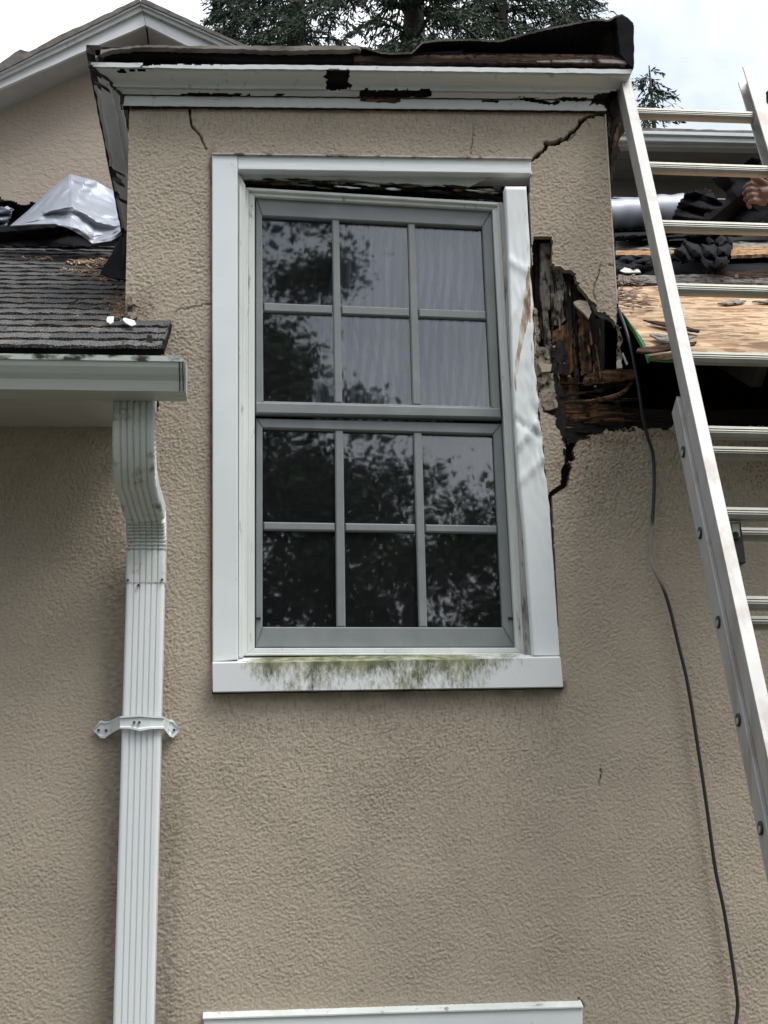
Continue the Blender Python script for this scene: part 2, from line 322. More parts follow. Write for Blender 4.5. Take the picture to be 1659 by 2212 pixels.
def build_wall():
    ds = 0.0034
    x0, x1 = U(-40, 1000, WY).x, U(1720, 1000, WY).x; z0 = U(800, 2260, WY).z; z1 = ZTOP
    nx, nz = int((x1 - x0) / ds), int((z1 - z0) / ds)
    xs = x0 + np.arange(nx + 1) * ds; zs = z0 + np.arange(nz + 1) * ds
    X, Z = np.meshgrid(xs, zs); sh = X.shape
    px, py = projpx(X, np.full(sh, WY), Z)
    a = field(sh, 0.0185, 1.3, 1, band=.75); b = field(sh, 0.0100, 1.25, 2, band=.85); c = field(sh, 0.034, 1.2, 3); d_ = field(sh, 0.0075, 1.2, 9); big = field(sh, 0.5, 1, 4, band=0.8)
    up = np.clip((1500 - py) / 900, 0, 1)
    sharp = lambda q: np.tanh(2.2 * q) * (0.75 + 0.25 * np.tanh(q + 0.5))
    hu = sharp(a + 0.45 * c) * 0.50 + 0.65 * np.tanh(1.5 * b + .4 * a) + 0.35 * d_; hl = np.tanh(1.4 * a) * 0.22 + 0.85 * np.tanh(1.6 * b + .5 * a - .25) + 0.4 * d_
    relief = (hu * up + hl * (1 - up)) * (0.00135 + 0.00045 * up) * (0.94 + 0.12 * np.tanh(field(sh, 0.22, 1, 41, band=0.7))) + big * 0.0008
    Yv = WY - relief
    wob = field(sh, 0.02, 1, 5) * 1.6 + field(sh, 0.06, 1, 6) * 2.2
    crack = np.zeros(sh)
    for pts, w0, w1 in CR:
        d, par = polydist(pts, px + wob * 0.4, py + wob * 0.4); w = w0 + (w1 - w0) * par
        k = np.clip((w * 0.5 + 1.0 - d) / 1.2, 0, 1); crack = np.maximum(crack, k * np.clip(w / 2.2, 0.45, 1)); Yv = Yv + k * np.clip(w * 0.006, 0.005, 0.03)
    grime = np.zeros(sh); rust = np.zeros(sh)
    gn = field(sh, 0.018, 2.2, 7); g2 = field(sh, 0.12, 1, 8)
    # algae on the wall to the right of the downspout and behind it
    e = np.exp(-((px - (385 - (py - 1300) * 0.03)) / 26) ** 2) * np.clip((py - 1560) / 260, 0, 1)
    grime = np.maximum(grime, np.clip(e * (0.30 + 0.16 * gn), 0, 0.5))
    e = np.exp(-((px - 245) / 32) ** 2) * np.clip((py - 920) / 100, 0, 1)
    grime = np.maximum(grime, np.clip(e * (0.16 + 0.10 * gn), 0, 0.35))
    st = field(sh, 0.05, 0.10, 44, band=.5); st2 = field(sh, 0.10, 0.14, 45, band=.5)   # vertical rain streaks
    for (xa, xb, y0, L, amt) in ((455, 1222, 1488, 420, .26), (300, 1310, 236, 90, .22), (1235, 1700, 930, 330, .30), (-60, 240, 922, 700, .14)):
        e = np.clip(np.minimum((px - xa) / 20, (xb - px) / 20), 0, 1) * np.clip(1 - (py - y0) / L, 0, 1) * (py > y0)
        grime = np.maximum(grime, np.clip(e * (st + .5 * st2 - .1), 0, 1.3) * amt)
    # drip line under the cornice and under the sill, dirt round the casing
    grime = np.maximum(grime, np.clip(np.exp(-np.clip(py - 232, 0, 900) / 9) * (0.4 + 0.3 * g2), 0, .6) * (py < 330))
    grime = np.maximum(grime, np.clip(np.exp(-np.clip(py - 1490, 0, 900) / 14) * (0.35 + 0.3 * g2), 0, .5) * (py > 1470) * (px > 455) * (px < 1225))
    for cxp, cyp, rx, ry, s in ((460, 345, 9, 26, 1.0), (1290, 1010, 110, 80, 0.38), (1560, 1130, 60, 50, 0.3), (310, 665, 22, 28, .7), (1300, 950, 70, 16, .9), (1420, 935, 60, 12, .7), (1660, 1010, 60, 60, .5)):
        e = np.exp(-((px - cxp) / rx) ** 2 - ((py - cyp) / ry) ** 2); sp = np.clip((field(sh, 0.016, 1, int(cxp + cyp)) - 0.9) * 1.6, 0, 1)
        rust = np.maximum(rust, np.clip(e * 1.5, 0, 1) * np.clip(sp * 1.0 + (s - 0.5) * .5, 0, 1) * min(1, s * 1.8)); grime = np.maximum(grime, e * s * 0.25)
    spk = np.clip((field(sh, 0.014, 1, 99) - 3.35) * 3, 0, 1); rust = np.maximum(rust, spk * 0.8)
    # openings
    ax, ay = px + wob, py + wob
    rag = (px > 1195) & (py < 1000)
    hx, hy = np.where(rag, ax, px + wob * 0.25), np.where(rag, ay, py)
    out_ = pip(OPEN, px, py) | pip(HOLE, hx, hy)
    out_ |= (X < XL) & (Z > ZS + 0.03)
    # right-hand corner of the dormer, ragged near the rot
    corner = np.array([1307, 1334, 1331]); ycor = np.array([245, 660, 720]); xc = np.interp(py, ycor, corner)
    out_ |= (px > xc + wob * 0.12) & (py < 705)
    cell = ~(out_[:-1, :-1] | out_[1:, :-1] | out_[:-1, 1:] | out_[1:, 1:])
    idx = -np.ones(sh, int); used = np.zeros(sh, bool)
    used[:-1, :-1] |= cell; used[1:, :-1] |= cell; used[:-1, 1:] |= cell; used[1:, 1:] |= cell
    n = used.sum(); idx[used] = np.arange(n)
    V = np.stack([X[used], Yv[used], Z[used]], -1)
    ci, cj = np.nonzero(cell)
    Fq = np.stack([idx[ci, cj], idx[ci, cj + 1], idx[ci + 1, cj + 1], idx[ci + 1, cj]], -1)
    pad = np.pad(cell, 1); B = []
    for di, dj, (p, q) in ((0, -1, ((0, 0), (1, 0))), (0, 1, ((1, 1), (0, 1))), (-1, 0, ((0, 1), (0, 0))), (1, 0, ((1, 0), (1, 1)))):
        m = cell & ~pad[1 + di:pad.shape[0] - 1 + di, 1 + dj:pad.shape[1] - 1 + dj]; i, j = np.nonzero(m)
        B.append(np.stack([idx[i + p[0], j + p[1]], idx[i + q[0], j + q[1]]], -1))
    B = np.concatenate(B); bv = np.unique(B); bm = -np.ones(n, int); bm[bv] = n + np.arange(len(bv))
    Vb = V[bv].copy(); Vb[:, 1] = WY + 0.028
    SQ = np.stack([B[:, 1], B[:, 0], bm[B[:, 0]], bm[B[:, 1]]], -1)
    V = np.concatenate([V, Vb]); Q = np.concatenate([Fq, SQ])
    A = {k: np.concatenate([v[used], v[used][bv]]) for k, v in (('crack', crack), ('grime', grime), ('rust', rust))}
    # plain continuation of the wall beyond the picture
    ext = []
    def quad(xa, xb, za, zb):
        k = len(V) + len(ext); ext.extend([(xa, WY, za), (xb, WY, za), (xb, WY, zb), (xa, WY, zb)]); return (k, k + 1, k + 2, k + 3)
    xe0, xe1, ze = x0, xs[-1], z0
    Qe = [quad(xe0 - 3, xe0, -.1, ZS), quad(xe1, xe1 + 3, -.1, U(1659, 924, WY).z), quad(xe0, xe1, -.1, ze)]
    V = np.concatenate([V, np.array(ext)]); Q = np.concatenate([Q, np.array(Qe)])
    me = bpy.data.meshes.new('front_wall'); V[:, 1] -= WY
    me.vertices.add(len(V)); me.vertices.foreach_set('co', V.astype(np.float32).ravel())
    me.loops.add(len(Q) * 4); me.loops.foreach_set('vertex_index', Q.astype(np.int32).ravel())
    me.polygons.add(len(Q)); me.polygons.foreach_set('loop_start', np.arange(len(Q), dtype=np.int32) * 4)
    me.update(calc_edges=True)
    me.polygons.foreach_set('use_smooth', np.ones(len(Q), bool))
    for k, v in A.items():
        at = me.attributes.new(k, 'FLOAT', 'POINT'); v = np.concatenate([v, np.zeros(len(ext))]); at.data.foreach_set('value', v.astype(np.float32))
    me.materials.append(STUCCO); me.materials.append(STUCCOX); mi = np.zeros(len(Q), np.int32); mi[-3:] = 1; me.polygons.foreach_set('material_index', mi)
    o = bpy.data.objects.new('front_wall', me); link(o, house); return o
wall = build_wall(); wall['label'] = 'cracked tan stucco wall with a rotted hole beside the window'

# side walls of the dormer and a dark room and attic behind
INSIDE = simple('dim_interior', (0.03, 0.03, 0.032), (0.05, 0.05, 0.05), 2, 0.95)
sw = []
for x, s in ((XL, 1), (XR, -1)):
    bm = bmesh.new()
    prism_bm([(x, WY + .03, RZ(WY) - .6), (x, WY + .03, ZTOP), (x, WY + 2.2, ZTOP), (x, WY + 2.2, RZ(WY + 2.2) - .6)], (s * .02, 0, 0), bm=bm)
    if s == 1: frombm('dormer_side_wall', bm, STUCCOF, house)
    else: bm.free()
rx = U(1322, 600, WY).x
prism('dormer_side_wall', [(rx, WY + .10, RZ(WY) + .35), (rx, WY + .05, ZTOP), (rx, WY + 2.2, ZTOP), (rx, WY + 2.2, RZ(WY + 2.2) - .1)], (-.02, 0, 0), STUCCOF, house)
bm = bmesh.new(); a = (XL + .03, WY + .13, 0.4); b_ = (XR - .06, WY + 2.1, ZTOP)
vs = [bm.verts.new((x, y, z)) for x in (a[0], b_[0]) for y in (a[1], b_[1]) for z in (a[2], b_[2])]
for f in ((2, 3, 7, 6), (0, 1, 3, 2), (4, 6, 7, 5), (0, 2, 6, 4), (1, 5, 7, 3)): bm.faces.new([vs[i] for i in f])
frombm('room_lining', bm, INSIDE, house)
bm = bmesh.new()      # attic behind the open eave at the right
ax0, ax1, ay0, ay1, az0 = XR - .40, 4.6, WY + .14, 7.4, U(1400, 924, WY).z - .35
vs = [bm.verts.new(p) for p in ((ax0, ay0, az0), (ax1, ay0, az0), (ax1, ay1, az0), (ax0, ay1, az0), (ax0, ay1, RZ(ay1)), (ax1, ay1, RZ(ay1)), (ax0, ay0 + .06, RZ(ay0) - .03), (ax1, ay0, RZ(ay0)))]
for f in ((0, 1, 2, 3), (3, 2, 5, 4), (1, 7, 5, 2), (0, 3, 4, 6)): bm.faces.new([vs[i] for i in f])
frombm('attic_shade_lining', bm, DARKWOOD, house)  # cavity darkness put into the near-black lining colour

# ------------------------------------------------------------------ window
YC = WY - 0.022            # casing face
YF = WY + 0.045            # vinyl frame face
YU, YL = WY + 0.062, WY + 0.075   # sash faces
WB = U(830, 1450, WY)
# the carrier of the window: its vinyl frame, four bars with a stepped face
FO = [(529, 404), (1082, 437), (1135, 1416), (524, 1416)]; FI = [(550, 423), (1064, 452), (1115, 1399), (550, 1400)]; FM = [(537, 411), (1075, 443), (1128, 1411), (534, 1411)]
def join_ring(O, I, Y, t, bev, bm):
    for k in range(4): 
        b2 = prism_bm([U(x, y, Y) for x, y in (O[k], O[(k + 1) % 4], I[(k + 1) % 4], I[k])], (0, t, 0), bev)
        me = bpy.data.meshes.new('t'); b2.to_mesh(me); b2.free(); bm.from_mesh(me); bpy.data.meshes.remove(me)
bmv = bmesh.new(); join_ring(FO, FM, YF - .012, .06, .002, bmv); join_ring(FM, FI, YF, .05, .002, bmv)
win = frombm('window', bmv, VINYL, house); win['label'] = 'racked twelve-pane white double-hung window'
# jamb boards between casing and frame
slab('side_jamb', [(512, 364), (530, 400), (526, 1418), (512, 1424)], WY + .012, .09, VINYL, win, .002)
slab('jamb_stop', [(517, 400), (522, 402), (519, 1418), (515, 1418)], WY + .004, .01, VINYL, win, .001)
DIRTYJ = simple('dirty_jamb', (0.30, 0.29, 0.27), (0.50, 0.49, 0.46), 14, 0.8, stretch=(1, 1, .2), dirt=((0.06, 0.05, 0.04), 24, 0.56))
slab('side_jamb', [(1080, 436), (1096, 440), (1104, 640), (1112, 820), (1120, 980), (1133, 1160), (1155, 1418), (1134, 1416), (1113, 1000)], WY + .014, .09, DIRTYJ, win, .002)
# head jamb with flaking paint, open gap beneath it
PEELH = peel_mat('peeling_head_jamb', (.1, 1, .6))
jz = [U(x, y, WY + .0).z for x, y in ((512, 366), (1146, 374))]
a = U(510, 368, WY - .01); b = U(1150, 376, WY - .01)
mesh('head_jamb', [a, b, (b.x, WY + .09, b.z), (a.x, WY + .09, a.z), a + Vector((0, 0, .012)), b + Vector((0, 0, .012)), (b.x, WY + .09, b.z + .012), (a.x, WY + .09, a.z + .012)],
     [(0, 3, 2, 1), (4, 5, 6, 7), (0, 1, 5, 4), (2, 3, 7, 6), (1, 2, 6, 5), (0, 4, 7, 3)], PEELH, win)
slab('head_strip', ragged([(520, 385), (640, 388), (760, 388), (905, 398), (1010, 402), (1035, 392), (1060, 384), (1058, 379), (513, 372)], 12, 1.6, 3), WY + .03, .012, PEELX, win)
slab('head_strip', ragged([(528, 397), (700, 405), (880, 412), (960, 418), (1060, 428), (1085, 436), (1088, 426), (1040, 414), (950, 410), (870, 404), (700, 398), (528, 391)], 14, 1.4, 4), WY + .055, .012, DARKH, win)
rh = random.Random(31)
for k in range(34):          # rotten shreds hanging in the gap under the head
    x = rh.uniform(560, 1085); y = np.interp(x, [530, 760, 960, 1090], [390, 396, 404, 408]) + rh.uniform(-6, 10); L = rh.uniform(12, 60); w = rh.uniform(1, 3.2); a = rh.uniform(0, .09)
    p = [(x, y - w * .4), (x + L * .5, y - w + a * L * .5), (x + L, y + a * L), (x + L * .7, y + w + a * L * .7), (x + L * .2, y + w * rh.uniform(.3, 1.6))]
    slab('rot_shred', ragged(p, 6, .7, k + 500), WY + rh.uniform(.015, .05), .006, rh.choice([DARKH, DARKH, ROTH, PEELX, GREYV]), win)
# sashes: stiles, rails, muntins and panes
def lerp(a, b, t): return (a[0] + (b[0] - a[0]) * t, a[1] + (b[1] - a[1]) * t)
def sash(O, I, cols, rows, Y, gy):
    """O, I = outer and inner corner pixels (tl, tr, br, bl); cols/rows = muntin pairs measured at each end"""
    nm = ['sash_rail', 'sash_stile', 'sash_rail', 'sash_stile']
    for k in range(4):
        slab(nm[k], [O[k], O[(k + 1) % 4], I[(k + 1) % 4], I[k]], Y, .035, SASH, win, .004)
    # beads round the glass
    C = lambda u, v: lerp(lerp(I[0], I[1], u), lerp(I[3], I[2], u), v)
    cu = [(t0, t1) for t0, t1 in cols]; rv = rows
    for (ta, tb), (ba, bb) in cols:      # vertical muntins: top a..b, bottom a..b in u
        slab('muntin', [C(ta, 0), C(tb, 0), C(bb, 1), C(ba, 1)], Y + .004, .024, SASH, win, .004)
    us = [0] + [0.5 * (c[0][0] + c[1][0]) for c in cols] + [0.5 * (c[0][1] + c[1][1]) for c in cols] + [1]
    c0, c1 = cols
    seg = [(0, 0, c0[0][0], c0[1][0]), (c0[0][1], c0[1][1], c1[0][0], c1[1][0]), (c1[0][1], c1[1][1], 1, 1)]
    for (v0, v1) in rows:
        for (ut, ub, wt, wb) in seg:
            ua = ut + (ub - ut) * v0; wa = wt + (wb - wt) * v0; ub2 = ut + (ub - ut) * v1; wb2 = wt + (wb - wt) * v1
            slab('muntin', [C(ua + .004, v0), C(wa - .004, v0), C(wb2 - .004, v1), C(ub2 + .004, v1)], Y + .0065, .02, SASH, win, .004)
    vb = [0, rows[0][0], rows[0][1], 1]
    for (ut, ub, wt, wb) in seg:
        for (va, vbb) in ((0, rows[0][0]), (rows[0][1], 1)):
            p = []
            for (u_t, u_b, v) in ((ut, ub, va), (wt, wb, va), (wt, wb, vbb), (ut, ub, vbb)):
                p.append(C(u_t + (u_b - u_t) * v, v))
            cxp = sum(q[0] for q in p) / 4; cyp = sum(q[1] for q in p) / 4
            p = [(cxp + (q[0] - cxp) * 1.03, cyp + (q[1] - cyp) * 1.03) for q in p]
            slab('pane', p, gy, .004, GLASS, win)
sash([(552, 425), (1063, 454), (1082, 905), (552, 893)], [(566, 466), (1042, 490), (1062, 878), (569, 866)],
     [((.318, .350), (.312, .346)), ((.662, .694), (.654, .690))], [(.468, .515)], YU, YU + .022)
# upper sash head band, and meeting rail
sash([(553, 903), (1084, 915), (1113, 1398), (552, 1398)], [(567, 924), (1066, 938), (1086, 1355), (567, 1354)],
     [((.314, .350), (.308, .346)), ((.654, .690), (.652, .686))], [(.472, .512)], YL, YL + .022)
slab('meeting_rail', [(552, 868), (1081, 881), (1084, 903), (552, 893)], YU - .006, .03, SASH, win, .005)
SCREWM = simple('black_clip', (0.01, 0.01, 0.01), (0.02, 0.02, 0.02), 20, 0.5)
for x, y in ((558, 1335), (1103, 1335)): slab('screen_clip', [(x - 5, y - 2), (x + 5, y - 2), (x + 5, y + 2), (x - 5, y + 2)], YL - .008, .01, SCREWM, win, .001)
# casing boards
slab('casing', [(458, 332), (513, 334), (514, 1424), (459, 1430)], YC, .03, WHITE, win, .003)
slab('casing', [(513.5, 335), (1147, 343), (1147.5, 375), (513.5, 366)], YC + .003, .03, PAINTWOOD, win, .003)
def bent_casing():
    Lp = [(1091, 403), (1096, 500), (1100, 600), (1106, 780), (1110, 860), (1116, 960), (1121, 1040), (1132, 1143), (1152, 1417)]
    Rp = [(1137, 402), (1143, 512), (1150, 655), (1155, 800), (1163, 870), (1171, 960), (1178, 1020), (1186, 1085), (1209, 1415)]
    ly = [p[1] for p in Lp]; ny, nxx = 120, 10; V = []; Fc = []
    fld = field((128, 64), 0.09, .5, 21, ds=.012, band=.6)
    for i in range(ny + 1):
        y = 403 + (1416 - 403) * i / ny; xl = np.interp(y, ly, [p[0] for p in Lp]); xr = np.interp(y, [p[1] for p in Rp], [p[0] for p in Rp])
        for j in range(nxx + 1):
            t = j / nxx; dam = math.exp(-((y - 940) / 150) ** 2) * 1.0 + math.exp(-((y - 620) / 130) ** 2) * .55 + .10
            dep = fld[i % 128, j * 3] * .0024 * dam * (0.3 + t) - .004 * t + (.01 * max(0, (500 - y) / 100) if y < 500 else 0)
            crease = .008 * math.exp(-((y - (965 - 60 * t)) / 9) ** 2) * (y > 850) - .007 * math.exp(-((y - (905 + 40 * t)) / 7) ** 2) + .006 * math.exp(-((y - (690 - 80 * t)) / 8) ** 2) + .005 * math.exp(-((y - (560 + 30 * t)) / 8) ** 2) + .006 * math.exp(-((y - (1040 - 50 * t)) / 10) ** 2)
            V.append(U(xl + (xr - xl) * t + (1.6 * dam * fld[i % 128, 40] if j == nxx else 0), y, YC + .004 - dep - crease))
    for i in range(ny):
        for j in range(nxx):
            k = i * (nxx + 1) + j; Fc.append((k, k + nxx + 1, k + nxx + 2, k + 1))
    n = len(V)
    for i in range(ny + 1):                       # returns to the wall
        V.append(Vector(V[i * (nxx + 1)]) + Vector((0, .05, 0))); V.append(Vector(V[i * (nxx + 1) + nxx]) + Vector((0, .05, 0)))
    for i in range(ny):
        k = i * (nxx + 1); Fc.append((k, n + 2 * i, n + 2 * i + 2, k + nxx + 1)); k += nxx; Fc.append((k, k + nxx + 1, n + 2 * i + 3, n + 2 * i + 1))
    Fc.append(tuple(range(nxx + 1)) + (n + 1, n))
    m, t, b = newmat('torn_white_cladding'); v = mapv(t)
    c = cramp(t, noise(t, v, 5), [(0.3, (0.715, 0.755, 0.76)), (0.7, (0.77, 0.80, 0.805))])
    at = t.nodes.new('ShaderNodeAttribute'); at.attribute_name = 'torn'
    msk = t.nodes.new('ShaderNodeMath'); msk.operation = 'ADD'; nn = noise(t, mapv(t, (1, 1, .3)), 45, 6, .65)
    mr = t.nodes.new('ShaderNodeMapRange'); mr.inputs[3].default_value = -.5; mr.inputs[4].default_value = .5; t.links.new(nn, mr.inputs[0])
    t.links.new(at.outputs['Fac'], msk.inputs[0]); t.links.new(mr.outputs[0], msk.inputs[1])
    wd = cramp(t, noise(t, mapv(t, (1, 1, .15)), 60, 7, .6), [(0.36, (0.16, 0.09, 0.05)), (0.5, (0.40, 0.28, 0.19)), (0.62, (0.62, 0.58, 0.52))])
    c = mixc(t, cramp(t, msk.outputs[0], [(0.45, (0, 0, 0)), (0.52, (1, 1, 1))]), c, wd)
    t.links.new(c, b.inputs['Base Color']); b.inputs['Roughness'].default_value = .42
    o = mesh('casing', V, Fc, m, win, True); o['label'] = 'crumpled and torn right-hand window casing'
    a2 = o.data.attributes.new('torn', 'FLOAT', 'POINT'); vals = np.zeros(len(V), np.float32)
    P = np.array([tuple(v) for v in V]); pxx, pyy = projpx(P[:, 0], P[:, 1], P[:, 2])
    d, par = polydist([(1143, 575), (1139, 660), (1128, 720), (1116, 790), (1112, 850)], pxx, pyy); w = np.interp(par, [0, .3, .6, 1], [4, 11, 7, 2.5])
    vals[:] = np.clip(1.05 - d / (w * 1.3), 0, 1); d, par = polydist([(1150, 870), (1148, 640)], pxx, pyy); vals = np.maximum(vals, np.clip(.52 - d / 14, 0, 1)); a2.data.foreach_set('value', vals)
bent_casing()
def sill_mat():
    m, t, b = newmat('algae_streaked_sill'); v = mapv(t)
    c = cramp(t, noise(t, v, 6), [(0.3, (0.73, 0.755, 0.76)), (0.7, (0.785, 0.80, 0.80))])
    sp = t.nodes.new('ShaderNodeSeparateXYZ'); t.links.new(v, sp.inputs[0])
    def rng_(o, a, b2, c2, d): 
        n = t.nodes.new('ShaderNodeMapRange'); n.inputs[1].default_value = a; n.inputs[2].default_value = b2; n.inputs[3].default_value = c2; n.inputs[4].default_value = d; t.links.new(o, n.inputs[0]); return n.outputs[0]
    z0, z1 = U(830, 1487, YC).z, U(830, 1428, YC).z; x0, x1 = U(500, 1450, YC).x, U(1190, 1450, YC).x
    top = rng_(sp.outputs[2], z0, z1, -.05, .22)
    xx = rng_(sp.outputs[0], x0, x0 + .12, -.5, 0); x2 = rng_(sp.outputs[0], x1 - .30, x1, 0, -.45)
    n = noise(t, mapv(t, (1, 1, .38)), 95, 8, .75); n2 = noise(t, mapv(t), 9, 4, .5)
    def add(a, b2):
        q = t.nodes.new('ShaderNodeMath'); q.operation = 'ADD'; t.links.new(a, q.inputs[0]); t.links.new(b2, q.inputs[1]); return q.outputs[0]
    s = add(add(add(n, top), add(xx, x2)), rng_(n2, .3, .7, -.14, .14))
    c = mixc(t, cramp(t, s, [(0.37, (0, 0, 0)), (0.64, (.95, .95, .95))]), c, cramp(t, noise(t, mapv(t, (1, 1, .4)), 30, 5), [(0.38, (0.06, 0.07, 0.025)), (0.52, (0.19, 0.20, 0.09)), (0.66, (0.34, 0.33, 0.22))]))
    t.links.new(c, b.inputs['Base Color']); b.inputs['Roughness'].default_value = .55; return m
SILLM = sill_mat()
a = U(459, 1433, YC - .02); b = U(1211, 1421, YC - .02); c = U(1216.5, 1483, YC - .016); d = U(460, 1494, YC - .016)
e1 = U(459, 1416, YF + .01); e2 = U(1211, 1409, YF + .01); bt = Vector((0, .05, 0))
e1.x, e2.x = a.x, b.x; e1.z = a.z + .035; e2.z = b.z + .035
mesh('sill', [a, b, c, d, e1, e2, c + bt, d + bt], [(0, 3, 2, 1), (0, 1, 5, 4), (3, 7, 6, 2), (1, 2, 6, 5), (0, 4, 7, 3), (4, 5, 6, 7)], SILLM, win)['label'] = 'white window sill streaked with green algae'
RUBD = simple('dark_joint_and_sill_shade', (.015, .013, .012), (.05, .045, .04), 30, .95)
CAULK = simple('old_caulk', (0.10, 0.09, 0.08), (0.28, 0.26, 0.24), 30, 0.9)  # caulk along the left casing edge
slab('caulk_bead', ragged([(454, 340), (458.5, 336), (458.5, 1430), (455, 1430)], 20, .9, 5), WY - .006, .01, CAULK, win)
slab('sill_shade_strip', ragged([(458, 1493), (1218, 1482.5), (1218, 1487.5), (458, 1498)], 16, .7, 9), WY - .012, .02, RUBD, win)  # dark strip painted in for the shadow line under the sill
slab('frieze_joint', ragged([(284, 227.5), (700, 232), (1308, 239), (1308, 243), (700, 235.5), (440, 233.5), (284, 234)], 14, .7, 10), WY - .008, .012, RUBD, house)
slab('flashing', [(458, 329.5), (1150, 339.5), (1150, 342.5), (458, 332.5)], WY - .03, .03, simple('head_flashing', (.35, .33, .31), (.55, .5, .48), 25, .6, dirt=((.1, .07, .05), 20, .5)), win)
# curtain inside: added, its folds and stripes imitate insect-screen moire
MOIRE = simple('pale_moire', (0.50, 0.52, 0.58), (0.62, 0.64, 0.70), 8, 0.9)
def moire_sheet():
    V = []; Fc = []; nu, nv = 260, 50; Y0 = WY + .17
    for i in range(nu + 1):
        for j in range(nv + 1):
            u = i / nu; v = j / nv; x = 735 + 350 * u - 60 * v * (1 - u); y = 430 + 480 * v
            sw_ = u + .10 * math.sin(2.6 * v + 1.2) * (1 - .4 * u) + .35 * max(0, v - .52) * (u - .72)
            fold = .016 * math.sin(60 * sw_) + .009 * math.sin(113 * sw_ + 4 * v) + .012 * math.sin(14 * u + 4 * v)
            V.append(U(x, y, Y0 + fold))
    for i in range(nu):
        for j in range(nv): k = i * (nv + 1) + j; Fc.append((k, k + 1, k + nv + 2, k + nv + 1))
    m, t, b = newmat('moire_bands'); b.inputs['Roughness'].default_value = .95
    wv_ = t.nodes.new('ShaderNodeTexWave'); wv_.inputs['Scale'].default_value = 9; wv_.inputs['Distortion'].default_value = 5; wv_.inputs['Detail'].default_value = 1.2; wv_.inputs['Detail Scale'].default_value = .8
    t.links.new(mapv(t, (1, 0, .35), rot=(0, R(-12), 0)), wv_.inputs['Vector'])
    t.links.new(cramp(t, wv_.outputs['Fac'], [(0.25, (.30, .31, .34)), (0.8, (.80, .81, .84))]), b.inputs['Base Color'])  # light and dark bands painted into the colour for the moire
    o = mesh('moire_sheet', V, Fc, m, None, True, U(900, 910, Y0)); tag(o, 'pale striped sheet imitating screen moire behind the upper right window panes', 'moire_sheet')
moire_sheet()
# the window below, only its head shows
lwin = slab('lower_window', [(440, 2200), (1258, 2175), (1259, 2216), (440, 2240)], YC - .006, .03, WHITE, house, .003); lwin['label'] = 'white head casing of the window below'
a, b = U(438, 2199, YC - .012), U(1260, 2174, YC - .012)
mesh('drip_cap', [a, b, b + Vector((0, .045, .020)), a + Vector((0, .045, .020)), a + Vector((0, 0, -.004)), b + Vector((0, 0, -.004)), b + Vector((0, .045, -.004)), a + Vector((0, .045, -.004))],
     [(0, 1, 2, 3), (0, 4, 5, 1), (4, 7, 6, 5), (1, 5, 6, 2), (0, 3, 7, 4), (3, 2, 6, 7)], VINYL, lwin)
for xa, xb in ((440, 500), (1199, 1259)): slab('casing', [(xa, 2240 - (xa - 440) * .03), (xb, 2240 - (xb - 440) * .03), (xb, 3300), (xa, 3300)], YC, .03, WHITE, lwin, .003)
slab('pane', [(500, 2240), (1199, 2218), (1199, 3300), (500, 3300)], YC + .015, .004, simple('dark_pane', (.02, .02, .025), (.03, .03, .035), 3, .08), lwin)

# ------------------------------------------------------------------ exposed framing in the hole
def rot(name, px, Y, t, mat, j=1.6, step=6, seed=None):
    s = seed if seed is not None else int(px[0][0] * 7 + px[0][1]); return slab(name, ragged(px, step, j, s), Y, t, mat, house)
rot('stud', [(1168, 526), (1189, 524), (1189, 600), (1188, 668), (1181, 674), (1172, 668), (1167, 640)], WY + .035, .06, GREYV, .8)
rot('stud', [(1172, 670), (1183, 672), (1186, 700), (1193, 750), (1192, 790), (1176, 760)], WY + .032, .05, GREYV, .9)
rot('stud', [(1155, 540), (1166, 535), (1167, 760), (1157, 760)], WY + .07, .05, DARKV, 1)
rot('sheathing_scrap', [(1189, 578), (1206, 577), (1215, 585), (1218, 640), (1214, 668), (1222, 690), (1208, 704), (1192, 700), (1190, 650)], WY + .038, .03, MOULDV, 1.6)
rot('stud', [(1219, 588), (1234, 590), (1236, 700), (1226, 712), (1220, 660)], WY + .055, .05, DARKV, 1.2)
rot('stud', [(1236, 590), (1246, 596), (1252, 640), (1248, 810), (1238, 812)], WY + .062, .05, DARKV, 1.2)
rot('rotted_stud', [(1194, 716), (1212, 704), (1236, 690), (1238, 800), (1230, 812), (1198, 806), (1192, 760)], WY + .034, .05, ROTV, 2)
rot('rotted_stud', [(1250, 660), (1262, 680), (1276, 700), (1277, 806), (1256, 812), (1250, 740)], WY + .045, .05, ROTV, 2)
rot('sheathing_scrap', [(1190, 750), (1206, 732), (1222, 738), (1228, 770), (1222, 806), (1194, 808)], WY + .026, .02, GREYV, 2.2, seed=8).data.materials[0] = DARKV
rot('stud', [(1278, 690), (1306, 690), (1306, 804), (1280, 806)], WY + .07, .05, DARKV, 1.4)
rot('stud', [(1252, 640), (1276, 655), (1288, 690), (1276, 700), (1256, 672)], WY + .08, .05, DARKV, 1.4)
rot('rotted_plate', [(1256, 834), (1262, 812), (1290, 801), (1330, 797), (1372, 796), (1380, 806), (1368, 818), (1326, 824), (1290, 829)], WY + .030, .07, ROTH, 2)
rot('stud', [(1203, 812), (1250, 815), (1252, 868), (1205, 870)], WY + .055, .05, ROTV, 2)
rot('rotted_plate', [(1212, 866), (1272, 869), (1305, 874), (1345, 876), (1350, 926), (1300, 934), (1255, 946), (1222, 950), (1212, 915)], WY + .046, .07, ROTH, 1.6)
rot('wall_plate', [(1210, 912), (1300, 916), (1345, 914), (1345, 950), (1225, 958)], WY + .036, .03, DARKH, 1.6)
rot('wall_plate', [(1330, 880), (1480, 886), (1680, 884), (1680, 934), (1330, 936)], WY + .060, .08, DARKH, 1)
